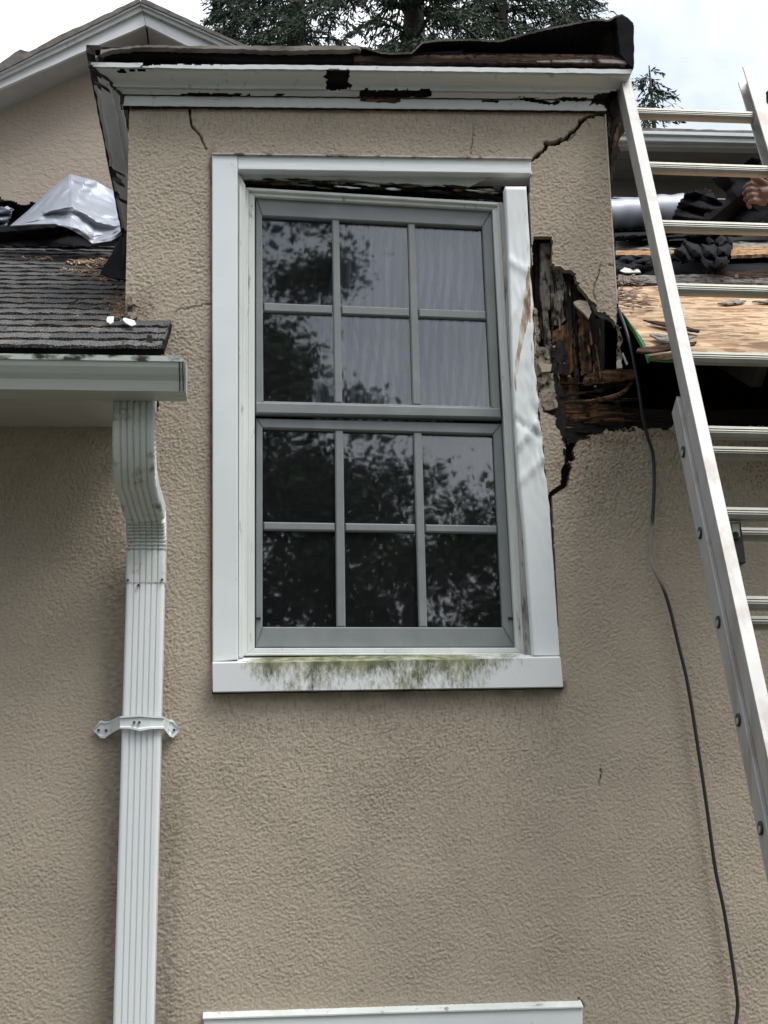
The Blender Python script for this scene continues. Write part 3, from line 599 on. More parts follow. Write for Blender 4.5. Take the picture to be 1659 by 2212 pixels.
rot('sheathing', [(1160, 806), (1205, 806), (1222, 880), (1222, 1000), (1180, 1060), (1176, 880)], WY + .030, .02, DARKV, 1)
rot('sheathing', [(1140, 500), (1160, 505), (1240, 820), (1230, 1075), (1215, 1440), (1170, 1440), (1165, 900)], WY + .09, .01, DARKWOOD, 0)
v, f_ = tube(smoothpath([U(1217, 870, WY + .01), U(1245, 868, WY + .0), U(1270, 868, WY), U(1300, 863, WY - .004), U(1325, 857, WY), U(1345, 848, WY + .01), U(1356, 838, WY + .02), U(1366, 826, WY + .03)], 5), [.002 + .006 * abs(math.sin(i * 1.7)) * .6 + .004 * math.sin(min(1, i / 34) * 3.1) for i in range(36)], 6)
o = mesh('wood_splinter', v, f_, ROTH, house)
# broken stucco edge, chips and the hanging flake
rot('stucco_fragment', [(1150, 660), (1160, 668), (1164, 700), (1164, 748), (1182, 752), (1190, 784), (1168, 792), (1170, 800), (1195, 806), (1200, 850), (1204, 880), (1176, 886), (1166, 860), (1158, 835)], WY + .012, .02, MORTAR, 2.6)
rot('stucco_fragment', [(1163, 782), (1192, 786), (1190, 802), (1170, 803)], WY + .002, .012, STUCCO, 1.5)
rot('stucco_fragment', [(1239, 652), (1252, 648), (1269, 651), (1278, 674), (1272, 689), (1262, 677), (1244, 661)], WY + .012, .012, STUCCOF, .8)
rot('stucco_fragment', [(1331, 700), (1337, 704), (1346, 730), (1340, 752), (1344, 776), (1336, 790), (1333, 760), (1336, 735)], WY + .012, .012, MORTAR, 2)
rot('stucco_fragment', [(1333, 778), (1342, 776), (1345, 794), (1334, 795)], WY + .006, .012, simple('plaster_white', (.5, .5, .47), (.66, .66, .63), 20, .9), 1)
slab('plastic_strip', [(1343, 763), (1346, 761), (1357, 786), (1353, 788)], WY + .02, .006, WHITE, house)
rs = random.Random(77)
for k in range(85):       # slivers of lath, torn paper and rot standing in the hole
    x = rs.uniform(1166, 1300); y = rs.uniform(np.interp(x, [1166, 1215, 1250, 1300], [540, 600, 640, 690]), np.interp(x, [1166, 1210, 1300], [760, 815, 812])); L = rs.uniform(12, 62); w = rs.uniform(1.2, 4.2); a = rs.gauss(0, .09)
    y1 = min(y + L, 818); p = [(x - w * .5, y + rs.uniform(0, 6)), (x + w * .2, y - rs.uniform(0, 8)), (x + w * .5, y + 4), (x + w * .5 + a * L, y1 - rs.uniform(0, 6)), (x + a * L, y1 + rs.uniform(0, 6)), (x - w * .4 + a * L, y1)]
    slab('lath_sliver', ragged(p, 7, .5, k), WY + rs.uniform(.022, .055), .005, rs.choice([DARKV, DARKV, DARKV, ROTV, GREYV, DARKH]), house)
for k in range(40):
    x = rs.uniform(1205, 1345); y = rs.uniform(815, 945) if x < 1260 else rs.uniform(835, 930); L = rs.uniform(14, 70); w = rs.uniform(1.2, 5); a = rs.gauss(-.05, .12)
    p = [(x, y - w * .5), (x + L * .5, y - w * .6 + a * L * .5), (x + L, y + a * L), (x + L * .6, y + w * .6 + a * L * .6), (x + rs.uniform(0, 5), y + w * .5)]
    slab('lath_sliver', ragged(p, 7, .6, k + 200), WY + rs.uniform(.024, .05), .006, rs.choice([DARKH, DARKH, ROTH, ROTH, DARKV]), house)
for k in range(46):       # crumbs of rot and mortar along the break
    x, y = random.choice([(random.uniform(1215, 1420), 0), (random.uniform(1180, 1290), 1)])
    yy = (np.interp(x, [1215, 1238, 1291, 1340, 1420], [962, 955, 936, 926, 922]) + random.uniform(-4, 3)) if y == 0 else np.interp(x, [1180, 1250, 1290], [720, 815, 812]) + random.uniform(-12, 30)
    s = random.uniform(1.5, 4)
    rot('crumb', [(x - s, yy), (x, yy - s * .7), (x + s * 1.2, yy - s * .1), (x + s * .4, yy + s * .8)], WY + random.uniform(.004, .03), .012, random.choice([DARKV, ROTH, MORTAR, DARKH]), .6, seed=k)

# ------------------------------------------------------------------ cornice
def zp(y, d, x=300): return U(x, y, WY - d).z
PR = [(.018, zp(229, .018)), (.020, zp(226, .02)), (.020, zp(208, .02)), (.012, zp(206, .012)), (.012, zp(204.5, .012)), (.028, zp(204, .028)), (.034, zp(199, .034)), (.042, zp(194.5, .042)), (.046, zp(194, .046)), (.046, zp(189, .046)), (.056, zp(188, .056)), (.056, zp(184.5, .056))]
za, zb = zp(184.5, .056) + .001, zp(146, .112)
for k in range(9):
    t = (k + 1) / 9; PR.append((.056 + .056 * (t - .16 * math.sin(2 * math.pi * t)), za + (zb - za) * (t + .05 * math.sin(2 * math.pi * t))))
PR += [(.122, zp(145.5, .122)), (.122, zp(136, .122)), (.06, zp(134, .122))]
def refine(P, m=.0035):
    o = []
    for a, b in zip(P, P[1:]):
        n = max(1, int(math.hypot(b[0] - a[0], b[1] - a[1]) / m))
        o += [(a[0] + (b[0] - a[0]) * k / n, a[1] + (b[1] - a[1]) * k / n) for k in range(n)]
    return o + [P[-1]]
PR0 = PR; PR = refine(PR)
TILT = (U(1310, 240, WY).z - U(300, 229, WY).z) / (U(1310, 240, WY).x - U(300, 229, WY).x)
def tz(x): return (x - XL) * TILT
CORN = [[(703, 184), (708, 170), (700, 166), (708, 151), (755, 151), (752, 178), (759, 184), (757, 190), (722, 196), (705, 192)],
        [(778, 195), (810, 194), (812, 200), (816, 195), (908, 195), (931, 193), (931, 209), (778, 209)],
        [(389, 202.5), (524, 203), (524, 207), (389, 207)], [(530, 203), (540, 203), (540, 207), (530, 207)], [(596, 203), (612, 203), (610, 206), (598, 206)],
        [(252, 152), (268, 152), (272, 156), (258, 158)], [(275, 152), (318, 154), (305, 151), (280, 150)],
        [(1120, 210), (1160, 214), (1190, 222), (1208, 218), (1208, 223), (1188, 226), (1150, 220), (1120, 214)], [(1212, 211), (1266, 212), (1266, 219), (1212, 217)], [(1290, 205), (1360, 190), (1360, 240), (1318, 240), (1300, 224), (1270, 226), (1280, 216)],
        [(1040, 216), (1076, 218), (1076, 221), (1040, 220)], [(330, 126), (430, 131), (520, 136), (470, 139), (380, 138), (300, 142)]]
def cornice():
    XE = 1.312 + 0  # the crown breaks off at the right
    n = 460; V = []; Fc = []; px = []
    wv = field((64, 512), .12, 1, 31, ds=.008); idx = {}
    sag = lambda u: -.004 * math.exp(-((u - .22) / .08) ** 2)
    G = np.zeros((n + 1, len(PR), 3))
    for i in range(n + 1):
        u = i / n
        for j, (d, z) in enumerate(PR):
            xl, xr = XL - d, min(XR + d, XE - .03 + .35 * d) if d > .03 else XR + .004
            x = xl + (xr - xl) * u
            G[i, j] = (x, WY - d + wv[3, i] * .0004 + sag(u) * (d > .055), z + tz(x) + wv[20, i] * .0004 + (sag(u) * 1.2 if d > .055 else 0))
    pxx, pyy = projpx(G[..., 0], G[..., 1], G[..., 2])
    wob = field((n + 1, 96), .03, 1, 33, ds=.0036)[:, :len(PR)] * 1.5
    cut = np.zeros(pxx.shape, bool)
    for p in CORN: cut |= pip(p, pxx + wob, pyy + wob * .5)
    for i in range(n + 1):
        for j in range(len(PR)): V.append(tuple(G[i, j]))
    m = len(PR)
    for i in range(n):
        for j in range(m - 1):
            if cut[i, j] or cut[i + 1, j + 1]: continue
            Fc.append((i * m + j, (i + 1) * m + j, (i + 1) * m + j + 1, i * m + j + 1))
    o = mesh('cornice', V, Fc, PEELX, house); o['label'] = 'broken white crown cornice over the dormer window'
    for p in o.data.polygons: p.use_smooth = PR[p.vertices[0] % m][0] > .056 and PR[p.vertices[0] % m][0] < .112
    # board behind
    zt = zp(134, .1)
    prism('cornice_backing', [(XL - .03, WY - .014, zp(226, .01)), (XL - .03, WY - .014, zp(206, .01)), (XL - .03, WY - .026, zp(194, .02)), (XL - .03, WY - .080, zp(146, .09)), (XL - .03, WY - .08, zt), (XL - .03, WY + .03, zt), (XL - .03, WY + .03, zp(226, .01))],
          (XR - XL + .03, 0, (XR - XL) * TILT), DARKH, o)
    slab('worn_board', ragged([(778, 209), (812, 210), (864, 210), (866, 219), (852, 223), (800, 220), (778, 218)], 8, 1.2, 2), WY - .021, .006, ROTH, o)
    # the return along the left cheek of the dormer
    V = []; Fc = []; ny = 60; wv2 = field((64, 64), .12, 1, 35, ds=.03); d_ = field((64, 64), .25, 1, 36, ds=.03)[:, 5]
    for i in range(ny + 1):
        for j, (d, z) in enumerate(PR):
            y = (WY - d) + (WY + 1.75 - WY + d) * i / ny
            V.append((XL - d + wv2[i, 6] * .002, y, z + wv2[i, 30] * .002))
    for i in range(ny):
        for j in range(m - 1):
            if (i < 3 or d_[i] > .8) and PR[j][0] > .085 + .02 * math.sin(i * 2.3): continue
            Fc.append((i * m + j, i * m + j + 1, (i + 1) * m + j + 1, (i + 1) * m + j))
    mesh('cornice_return', V, Fc, PEELY, o, True)
    return o
corn = cornice()
# dark joint of the mitre
v, f_ = tube([Vector((XL - d * 1.03, WY - d * 1.03, z)) for d, z in PR0[1:-1]], [.003 + .004 * abs(math.sin(i * 2.1)) for i in range(len(PR0) - 2)], 6); mesh('mitre_gap', v, f_, DARKWOOD, corn)
mpts = [(235, 143), (243, 140), (262, 170), (278, 196), (281, 212), (284, 226), (276, 226), (270, 205), (256, 184), (243, 163)]
ZD = zp(110, .135); ZD1 = zp(99, .135)
droof = prism('dormer_roof', [(XL - .10, WY - .10, ZD + .002), (XR + .06, WY - .10, ZD + .002 + (XR - XL) * TILT), (XR + .06, WY + 2.3, ZD + .03), (XL - .10, WY + 2.3, ZD + .03)], (0, 0, .03), BLACKFELT, house)
EDGE = simple('corroded_drip_edge', (0.10, 0.085, 0.075), (0.32, 0.29, 0.25), 22, 0.75, stretch=(.3, 1, 1), dirt=((0.06, 0.05, 0.04), 24, 0.55))
def strip(name, top, bot, Y, t, mat, parent, sub=26, jit=.8, seed=1):
    """a long ragged strip from two pixel polylines"""
    rr = random.Random(seed); xa, xb = top[0][0], top[-1][0]; n = max(4, int((xb - xa) / sub)); A = []; B = []
    for i in range(n + 1):
        x = xa + (xb - xa) * i / n
        yt = np.interp(x, [p[0] for p in top], [p[1] for p in top]) + rr.uniform(-jit, jit); yb = np.interp(x, [p[0] for p in bot], [p[1] for p in bot]) + rr.uniform(-jit, jit)
        A.append(U(x, yt, Y)); B.append(U(x, yb, Y))
    V = A + B + [p + Vector((0, t, 0)) for p in A] + [p + Vector((0, t, 0)) for p in B]; k = n + 1; Fc = []
    for i in range(n):
        Fc += [(i, k + i, k + i + 1, i + 1), (2 * k + i, 2 * k + i + 1, 3 * k + i + 1, 3 * k + i), (i, i + 1, 2 * k + i + 1, 2 * k + i), (k + i, 3 * k + i, 3 * k + i + 1, k + i + 1)]
    Fc += [(0, 2 * k, 3 * k, k), (n, k + n, 3 * k + n, 2 * k + n)]
    return mesh(name, V, Fc, mat, parent)
ROTEDGE = rot_mat('rotten_roof_edge', [(0.34, (0.012, 0.009, 0.008)), (0.5, (0.05, 0.032, 0.024)), (0.62, (0.13, 0.08, 0.055)), (0.8, (0.2, 0.15, 0.11))], (.10, 1, 1), 26, 0.010)
strip('drip_edge', [(206, 109), (230, 106), (300, 98), (771, 99), (780, 106)], [(206, 124), (230, 110), (300, 102), (520, 106), (600, 110), (771, 106), (780, 109)], WY - .137, .035, EDGE, droof, 9, 1.3)
strip('felt_edge', [(214, 112), (300, 104), (520, 108), (780, 107), (826, 117), (900, 116), (1000, 108)], [(214, 124), (260, 122), (350, 117), (450, 124), (520, 133), (620, 133), (780, 132), (1000, 130)], WY - .108, .05, BLACKFELT, droof, 16, 1.0, 3)
strip('rotted_edge_board', [(765, 121), (880, 120), (1100, 118), (1300, 119), (1350, 124), (1364, 130)], [(765, 132), (850, 137), (1000, 135), (1200, 138), (1340, 141), (1364, 137)], WY - .118, .05, ROTEDGE, droof, 7, 1.6, 4)
strip('lower_edge_board', [(1160, 131), (1280, 127), (1355, 131)], [(1160, 134), (1290, 135), (1355, 137)], WY - .126, .03, BOARDG, droof, 12, .6, 5)
strip('felt_edge', [(930, 139), (1360, 140)], [(930, 143), (1250, 146), (1356, 152)], WY - .10, .04, BLACKFELT, droof, 12, 1.2, 6)
# torn-up membrane lifting at the right
def flap():
    top = [(765, 101), (790, 106), (826, 117), (860, 118), (890, 116), (902, 104), (914, 93), (960, 89), (1017, 88), (1079, 91), (1105, 84), (1175, 66), (1225, 56), (1281, 45), (1316, 46), (1330, 38), (1343, 34), (1356, 42), (1368, 54)]
    n = 150; m = 8; V = []; Fc = []; rr = random.Random(5)
    for i in range(n + 1):
        x = 765 + (1368 - 765) * i / n; y = np.interp(x, [p[0] for p in top], [p[1] for p in top]) + rr.uniform(-.7, .7)
        p = U(x, y, WY - .13); zb = ZD + tz(p.x) + .030
        for j in range(m + 1):
            t = j / m; e = (1 - t) ** 1.7; q = Vector((p.x, p.y + .55 * t, zb + (p.z - zb) * e)); V.append(q)
            
    for i in range(n):
        for j in range(m): k = i * (m + 1) + j; Fc.append((k, k + 1, k + m + 2, k + m + 1))
    N0 = len(V); V2 = [Vector(v) + Vector((0, -.003, .006)) for v in V]
    Fc2 = [tuple(N0 + q for q in f[::-1]) for f in Fc]
    Fc += Fc2; V += V2
    for i in range(n): k = i * (m + 1); Fc.append((k, k + m + 1, N0 + k + m + 1, N0 + k))
    o = mesh('torn_roof_membrane', V, Fc, BLACKFELT, droof); o['label'] = 'black roof membrane torn and lifted at the right corner'
    o.data.materials.append(EDGE)
    for p in o.data.polygons:
        if p.index >= len(Fc) - n or len(Fc2) <= p.index < 2 * len(Fc2): p.material_index = 1
    slab('membrane_fold', ragged([(1332, 38), (1343, 34), (1357, 41), (1369, 54), (1370, 100), (1369, 146), (1357, 138), (1340, 116), (1336, 80)], 9, 1.0, 4), WY - .132, .06, BLACKFELT, droof)
flap()
DARKSIDE = rot_mat('rotten_side_edge', [(0.3, (0.010, 0.009, 0.009)), (0.55, (0.05, 0.042, 0.038)), (0.75, (0.16, 0.13, 0.11))], (1, .3, 1), 14, 0.01)
def side_edge():
    rr = random.Random(3); n = 46; V = []; Fc = []
    for i in range(n + 1):
        y = WY - .137 + 1.9 * i / n; w = .060 + rr.uniform(-.022, .022); h = rr.uniform(-.008, .006)
        x = XL - .137; V += [(x, y, ZD + h - .01), (x + w, y, ZD + h - .012 - .3 * w), (x + w, y, ZD1 - .002), (x, y, ZD1 - .002)]
    for i in range(n):
        for k in range(4): Fc.append((i * 4 + k, i * 4 + (k + 1) % 4, (i + 1) * 4 + (k + 1) % 4, (i + 1) * 4 + k))
    Fc += [(0, 3, 2, 1)]; mesh('side_edge', V, Fc, DARKSIDE, droof)
side_edge()
# rotten strips hanging off the right-hand side of the dormer
for k, (p, Y, m) in enumerate([([(1308, 240), (1320, 232), (1334, 205), (1352, 176), (1356, 186), (1352, 220), (1340, 262), (1330, 300), (1322, 330), (1316, 400), (1310, 300)], WY + .05, DARKV),
      ([(1322, 262), (1344, 228), (1350, 236), (1348, 262), (1360, 258), (1352, 280), (1338, 300), (1330, 336), (1320, 350), (1317, 318)], WY + .02, DARKV),
      ([(1318, 312), (1328, 305), (1340, 325), (1333, 352), (1326, 365), (1322, 395), (1317, 398)], WY + .035, DARKV),
      ([(1298, 218), (1330, 190), (1354, 160), (1358, 196), (1338, 244), (1310, 246)], WY + .012, DARKV), ([(1336, 262), (1344, 268), (1334, 300), (1326, 330), (1321, 338), (1326, 300)], WY + .012, ROTV), ([(1314, 250), (1326, 246), (1330, 268), (1320, 300), (1313, 290)], WY + .03, GREYV), ([(1322, 214), (1346, 190), (1350, 204), (1338, 240), (1326, 252), (1318, 240)], WY + .0, DARKV)]):
    o = rot('hanging_trim', p, Y, .02, m, 2.0, 7, 40 + k)
slab('corner_bead', [(1306, 246), (1309, 246), (1334.5, 655), (1331.5, 655)], WY - .001, .025, simple('corner_bead_metal', (.42, .38, .33), (.55, .5, .45), 30, .7), house)

# ------------------------------------------------------------------ left roof
roofL = None
YE = 4.56                                     # eave line of the left roof
def roofpt(x, Y, h=0.0): return Vector((x, Y, RZ(Y))) + RN * h
XA, XB = -3.4, XL - .004
roofL = mesh('left_roof', [roofpt(XA, YE + .01, -.012), roofpt(XB + .16, YE + .01, -.012), roofpt(XB + .16, WY - .005, -.012), roofpt(XB, WY - .005, -.012), roofpt(XB, 7.3, -.012), roofpt(XA, 7.3, -.012),
              roofpt(XA, YE + .01, -.03), roofpt(XB + .16, YE + .01, -.03), roofpt(XB + .16, WY - .005, -.03), roofpt(XB, WY - .005, -.03), roofpt(XB, 7.3, -.03), roofpt(XA, 7.3, -.03)],
             [(0, 1, 2, 3, 4, 5), (11, 10, 9, 8, 7, 6), (0, 6, 7, 1), (1, 7, 8, 2), (2, 8, 9, 3), (3, 9, 10, 4), (4, 10, 11, 5), (5, 11, 6, 0)], BLACKFELT, house); roofL['label'] = 'weathered grey shingle roof left of the dormer'
EXPO = 0.126
def shingle_meshes():
    ms = []
    for k in range(6):
        rr = random.Random(100 + k); n = 8; w = .298; L = .24; V = []; Fc = []
        for i in range(n + 1):
            x = w * i / n; e = rr.uniform(-.008, .007); h = .0105 + rr.uniform(-.003, .0045)
            V += [(x, e, 0.002), (x, e, h), (x, L, .002), (x, L, -.004)]
        for i in range(n):
            for q in range(4): Fc.append((i * 4 + q, (i + 1) * 4 + q, (i + 1) * 4 + (q + 1) % 4, i * 4 + (q + 1) % 4))
        Fc += [(0, 1, 2, 3), (4 * n + 3, 4 * n + 2, 4 * n + 1, 4 * n)]
        me = bpy.data.meshes.new('shingle'); me.from_pydata(V, [], Fc); me.materials.append(SHING); me.update(); ms.append(me)
    return ms
SM = shingle_meshes(); nsh = 0
for c in range(23):
    Yc = YE - .02 + c * EXPO * math.cos(R(30)); right = XB if Yc > WY - .05 else U(360, 720, WY - .2).x + random.uniform(-.004, .006)
    left = U(-60, 640, Yc).x - 1.1; x = right
    off = random.uniform(.1, 1) ; first = True
    while x > left:
        me = random.choice(SM); w = .30 * (off if first else 1); first = False
        o = bpy.data.objects.new('shingle', me); o.location = roofpt(x - w, Yc, -.008 + random.uniform(0, .0015)) - wpos(house)
        o.rotation_euler = (R(30) - R(.6) + random.uniform(-.006, .006), 0, random.uniform(-.006, .006)); o.scale = (w / .30, 1, 1)
        link(o, roofL); x -= w; nsh += 1
# litter on the shingles: one mass of straw and grit
LIT = simple('roof_litter', (0.12, 0.07, 0.04), (0.34, 0.25, 0.17), 40, 0.9)
def litter(name, spots, parent, mat, seed):
    rr = random.Random(seed); V = []; Fc = []
    for (x, y, sx, sy, n, L) in spots:
        for k in range(n):
            p = RP(rr.gauss(x, sx), rr.gauss(y, sy), .008 + rr.uniform(0, .012)); a = rr.uniform(0, 3.14); l = L * rr.uniform(.4, 1.3); w = l * rr.uniform(.06, .25)
            ux = Vector((math.cos(a), math.sin(a) * math.cos(R(30)), math.sin(a) * math.sin(R(30)) + rr.uniform(-.2, .3))); uy = ux.cross(RN)
            b0 = len(V); V += [p - ux * l - uy * w, p + ux * l - uy * w, p + ux * l * .8 + uy * w, p - ux * l * .9 + uy * w]; V += [q - RN * .002 for q in V[-4:]]
            Fc += [(b0, b0 + 1, b0 + 2, b0 + 3), (b0 + 7, b0 + 6, b0 + 5, b0 + 4)] + [(b0 + i, b0 + 4 + i, b0 + 4 + (i + 1) % 4, b0 + (i + 1) % 4) for i in range(4)]
    o = mesh(name, V, Fc, mat, parent); o['kind'] = 'stuff'; return o
litter('straw_litter', [(225, 592, 26, 6, 90, .018), (245, 600, 18, 5, 60, .016), (265, 670, 14, 8, 70, .014), (205, 566, 20, 6, 40, .016), (120, 640, 90, 50, 70, .008), (250, 655, 22, 16, 60, .010), (190, 700, 60, 14, 30, .007), (260, 640, 14, 20, 50, .012)], house, LIT, 5)
WORN = simple('worn_shingle_pink', (0.30, 0.20, 0.13), (0.48, 0.36, 0.26), 30, .9)
litter('worn_grit', [(190, 566, 20, 3, 60, .02), (180, 583, 22, 4, 60, .014), (90, 556, 20, 2, 30, .012), (215, 560, 12, 3, 30, .014)], house, WORN, 6)
for k, p in enumerate(([(230, 695), (232, 686), (246, 685), (245, 697), (238, 701)], [(265, 692), (268, 688), (290, 694), (294, 702), (283, 705), (272, 699)])):
    o = prism('paint_chip', [RP(x, y, .016 + .004 * (k)) for x, y in p], RN * .003, WHITE, None, origin=RP(*p[0], .01))
    tag(o, ['small upright white paint chip on the lower left shingles', 'larger white paint chip on the left shingles nearest the dormer wall'][k], 'paint chip', 'white paint chips on the left roof')
# felt flashing peeling off the dormer cheek
V = [U(275, 500, 5.42), U(262, 515, 5.5), U(250, 527, 5.6), U(240, 550, 5.6), U(232, 566, 5.58), U(216, 590, 5.5), U(238, 598, 5.44), U(258, 602, 5.42), U(275, 604, 5.40)]
prism('cheek_flashing', V, (0, .012, 0), BLACKFELT, house)
rot('rotted_corner', [(276, 640), (284, 636), (288, 655), (298, 664), (296, 686), (282, 690), (276, 680)], WY - .012, .012, MORTAR, 1.5, 5, 3)
# soffit, fascia and dark gap under the shingles
ZSo = ZS
prism('soffit', [(-3.5, YE + .04, ZSo), (XL + .03, YE + .04, ZSo), (XL + .03, WY - .001, ZSo), (-3.5, WY - .001, ZSo)], (0, 0, .012), SOFFM, house)
zf = U(200, 770, YE + .03).z
prism('fascia', [(-3.5, YE + .045, ZSo + .012), (U(345, 800, YE).x, YE + .045, ZSo + .012), (U(345, 800, YE).x, YE + .045, RZ(YE + .045) - .035), (-3.5, YE + .045, RZ(YE + .045) - .035)], (0, .02, 0), DARKWOOD, house)
box('eave_return', (U(338, 800, WY - .2).x - .01, WY - .2, (ZSo + RZ(WY - .2)) / 2 - .01), (.015, .40, .10), DARKWOOD, house)

# ------------------------------------------------------------------ left gutter
gut = thing('gutter', 'grey-green painted eaves gutter under the left shingle roof', 'gutter', U(200, 838, YE - .06))
gp = [(0, 0), (0, .0), (.035, -.002), (.055, -.03), (.062, -.062), (.062, -.070)]
gx1 = U(397, 805, YE - .08).x; gx0 = -3.4
zb = U(200, 841, YE - .075).z; zt = U(200, 769, YE - .09).z; H = zt - zb
def gprof(o=0.0):     # (Y, z) front profile of a K-style trough, bottom to lip
    y0 = YE + .035
    return [(y0, zt + .01), (y0, zb), (YE - .060, zb), (YE - .064, zb + .012), (YE - .066, zb + .18 * H), (YE - .070, zb + .30 * H), (YE - .080, zb + .46 * H), (YE - .090, zb + .66 * H), (YE - .094, zb + .80 * H), (YE - .094, zb + .83 * H)]
def extr(prof, x0, x1, n, mat, name, parent, wv=0.0, tiltz=0.0, closed=False):
    V = []; Fc = []; m = len(prof); rr = random.Random(9)
    for i in range(n + 1):
        x = x0 + (x1 - x0) * i / n; w = rr.uniform(-wv, wv)
        for (y, z) in prof: V.append((x, y + w, z + w + (x - x1) * tiltz))
    for i in range(n):
        for j in range(m if closed else m - 1): Fc.append((i * m + j, (i + 1) * m + j, (i + 1) * m + (j + 1) % m, i * m + (j + 1) % m))
    if closed: Fc += [tuple(range(m))[::-1], tuple(n * m + q for q in range(m))]
    return mesh(name, V, Fc, mat, parent)
gt = (U(398, 843, YE - .07).z - U(0, 838, YE - .07).z) / (U(398, 843, YE - .07).x - U(0, 838, YE - .07).x)
def lipmat():
    return simple('mouldy_gutter_lip', (0.52, 0.57, 0.53), (0.64, 0.69, 0.65), 9, 0.5, stretch=(.5, 1, 1), dirt=((0.035, 0.035, 0.028), 24, 0.46))
extr(gprof(), gx0, gx1, 40, GUTTERM, 'trough', gut, .0006, gt)
yl = YE - .097
extr([(yl, zb + .82 * H), (yl - .002, zb + .985 * H), (yl + .002, zb + H), (yl + .024, zb + H), (yl + .024, zb + .95 * H), (yl + .008, zb + .9 * H)], gx0, gx1, 40, lipmat(), 'lip', gut, .0005, gt, True)
pr = gprof(); ce = mesh('end_cap', [(gx1 + .001, y, z) for y, z in pr] + [(gx1 + .006, y - .002, z) for y, z in pr], [tuple(range(len(pr)))[::-1], tuple(len(pr) + k for k in range(len(pr)))] + [(k, (k + 1) % len(pr), len(pr) + (k + 1) % len(pr), len(pr) + k) for k in range(len(pr))], GUTTERM, gut)
RUB = simple('seam_sealant', (0.03, 0.03, 0.03), (0.08, 0.08, 0.075), 20, 0.8)
for gx in (gx1 - .012, gx1 - .002):
    pr2 = [(y - .0025 if 0 < i < 9 else y, z) for i, (y, z) in enumerate(pr)][2:]
    extr(pr2, gx - .0018, gx + .0018, 1, RUB, 'end_seam', gut)

# ------------------------------------------------------------------ downspout
dsp = thing('downspout', 'white fluted aluminium downspout with two elbows strapped to the stucco', 'downspout', U(300, 2212, 4.95) )
DSM = simple('downspout_white', (0.725, 0.755, 0.76), (0.775, 0.80, 0.805), 5, 0.38, stretch=(1, 1, .3), dirt=((0.42, 0.42, 0.38), 15, 0.66))
DSG = simple('downspout_mossy', (0.56, 0.59, 0.56), (0.66, 0.70, 0.68), 6, 0.45, dirt=((0.20, 0.22, 0.14), 16, 0.55))
def section(w, d, flut=True):
    """half-closed list of (x, n); n<0 = front"""
    P = []; r = .010
    def arc(cx, cn, a0, a1):
        for k in range(4): a = R(a0 + (a1 - a0) * k / 3); P.append((cx + r * math.cos(a), cn + r * math.sin(a)))
    hw, hd = w / 2, d / 2
    arc(-hw + r, -hd + r, 180, 270)
    ng = 5
    for k in range(ng):
        c = (-.30 + .15 * k) * w; g = .028 * w; 
        P += [(c - g, -hd), (c - g * .5, -hd + .0045), (c + g * .5, -hd + .0045), (c + g, -hd)]
    arc(hw - r, -hd + r, 270, 360); 
    for k in range(3): pass
    arc(hw - r, hd - r, 0, 90); arc(-hw + r, hd - r, 90, 180); return P
DW = (U(335, 860, 4.60) - U(243, 860, 4.60)).x; DD = .082
c0 = U(289, 846, 4.60); xw = U(313.5, 1262, 4.885); xb = U(287.5, 2212, 4.885)
zt0, z1, z2 = U(289, 846, 4.60).z + .004, U(300, 892, 4.60).z, U(315, 1190, 4.885).z
Yt, Yb = 4.600 + DD / 2, 4.885 + DD / 2
def sweep(name, path, w, d, mat, ribs=None):
    S_ = section(w, d); V = []; Fc = []; m = len(S_)
    for i, (p, rib) in enumerate(path):
        a = Vector(path[max(0, i - 1)][0]); b = Vector(path[min(len(path) - 1, i + 1)][0]); t = (b - a).normalized()
        nrm = Vector((0, t.z, -t.y)); 
        if nrm.y < 0: nrm = -nrm
        nrm = (nrm - t * nrm.dot(t)).normalized(); sx = t.cross(nrm).normalized()
        if sx.x < 0: sx = -sx
        for (x, n) in S_:
            f = 1.0
            if rib and ((rib > 0 and n > -d * .40) or (rib < 0 and n < d * .3)): f = 1 - abs(rib)
            V.append(Vector(p) + sx * x * (f if abs(x) > w * .4 else 1) + nrm * n * f)
    for i in range(len(path) - 1):
        for k in range(m): Fc.append((i * m + k, i * m + (k + 1) % m, (i + 1) * m + (k + 1) % m, (i + 1) * m + k))
    Fc += [tuple(range(m)), tuple((len(path) - 1) * m + k for k in range(m))[::-1]]
    o = mesh(name, V, Fc, mat, dsp, False)
    return o
ANG = math.atan2(Yb - Yt, z1 - z2)
def arcpath(p, a0, a1, rad, n, ribsign, x):
    """turn in the Y-Z plane; angle measured from straight down"""
    out = [];  y, z = p
    for k in range(n + 1):
        out.append(((x, y, z), ribsign * (.15 if k % 4 in (1, 2) else 0.0)))
        a = a0 + (a1 - a0) * (k + .5) / n; ds = abs(a1 - a0) * rad / n; y += math.sin(a) * ds; z -= math.cos(a) * ds
    return out, (y, z)
XT = c0.x; A1 = R(58); rad1 = .20
el1 = [((XT, Yt + .012, zt0), 0), ((XT, Yt + .006, zt0 - .03), 0), ((XT, Yt - .002, zt0 - .06), 0), ((XT, Yt - .004, (zt0 + z1) / 2 - .02), 0)]
pts, e = arcpath((Yt, z1), 0, A1, rad1, 48, 1, XT); el1 += pts
el1 += [((XT + .004, e[0] + .012 * math.sin(A1), e[1] - .012 * math.cos(A1)), 0)]
sweep('upper_elbow', el1, DW, DD, DSG)
rem_y = Yb - e[0]; rad2 = .14; dy2 = rad2 * (1 - math.cos(A1)); strt = max(.03, (rem_y - dy2) / math.sin(A1))
e2 = (e[0] + strt * math.sin(A1), e[1] - strt * math.cos(A1)); XM = xw.x
el2 = [((XT + .003, e[0], e[1]), 0), ((XT * .5 + XM * .5, (e[0] + e2[0]) / 2, (e[1] + e2[1]) / 2), 0)]
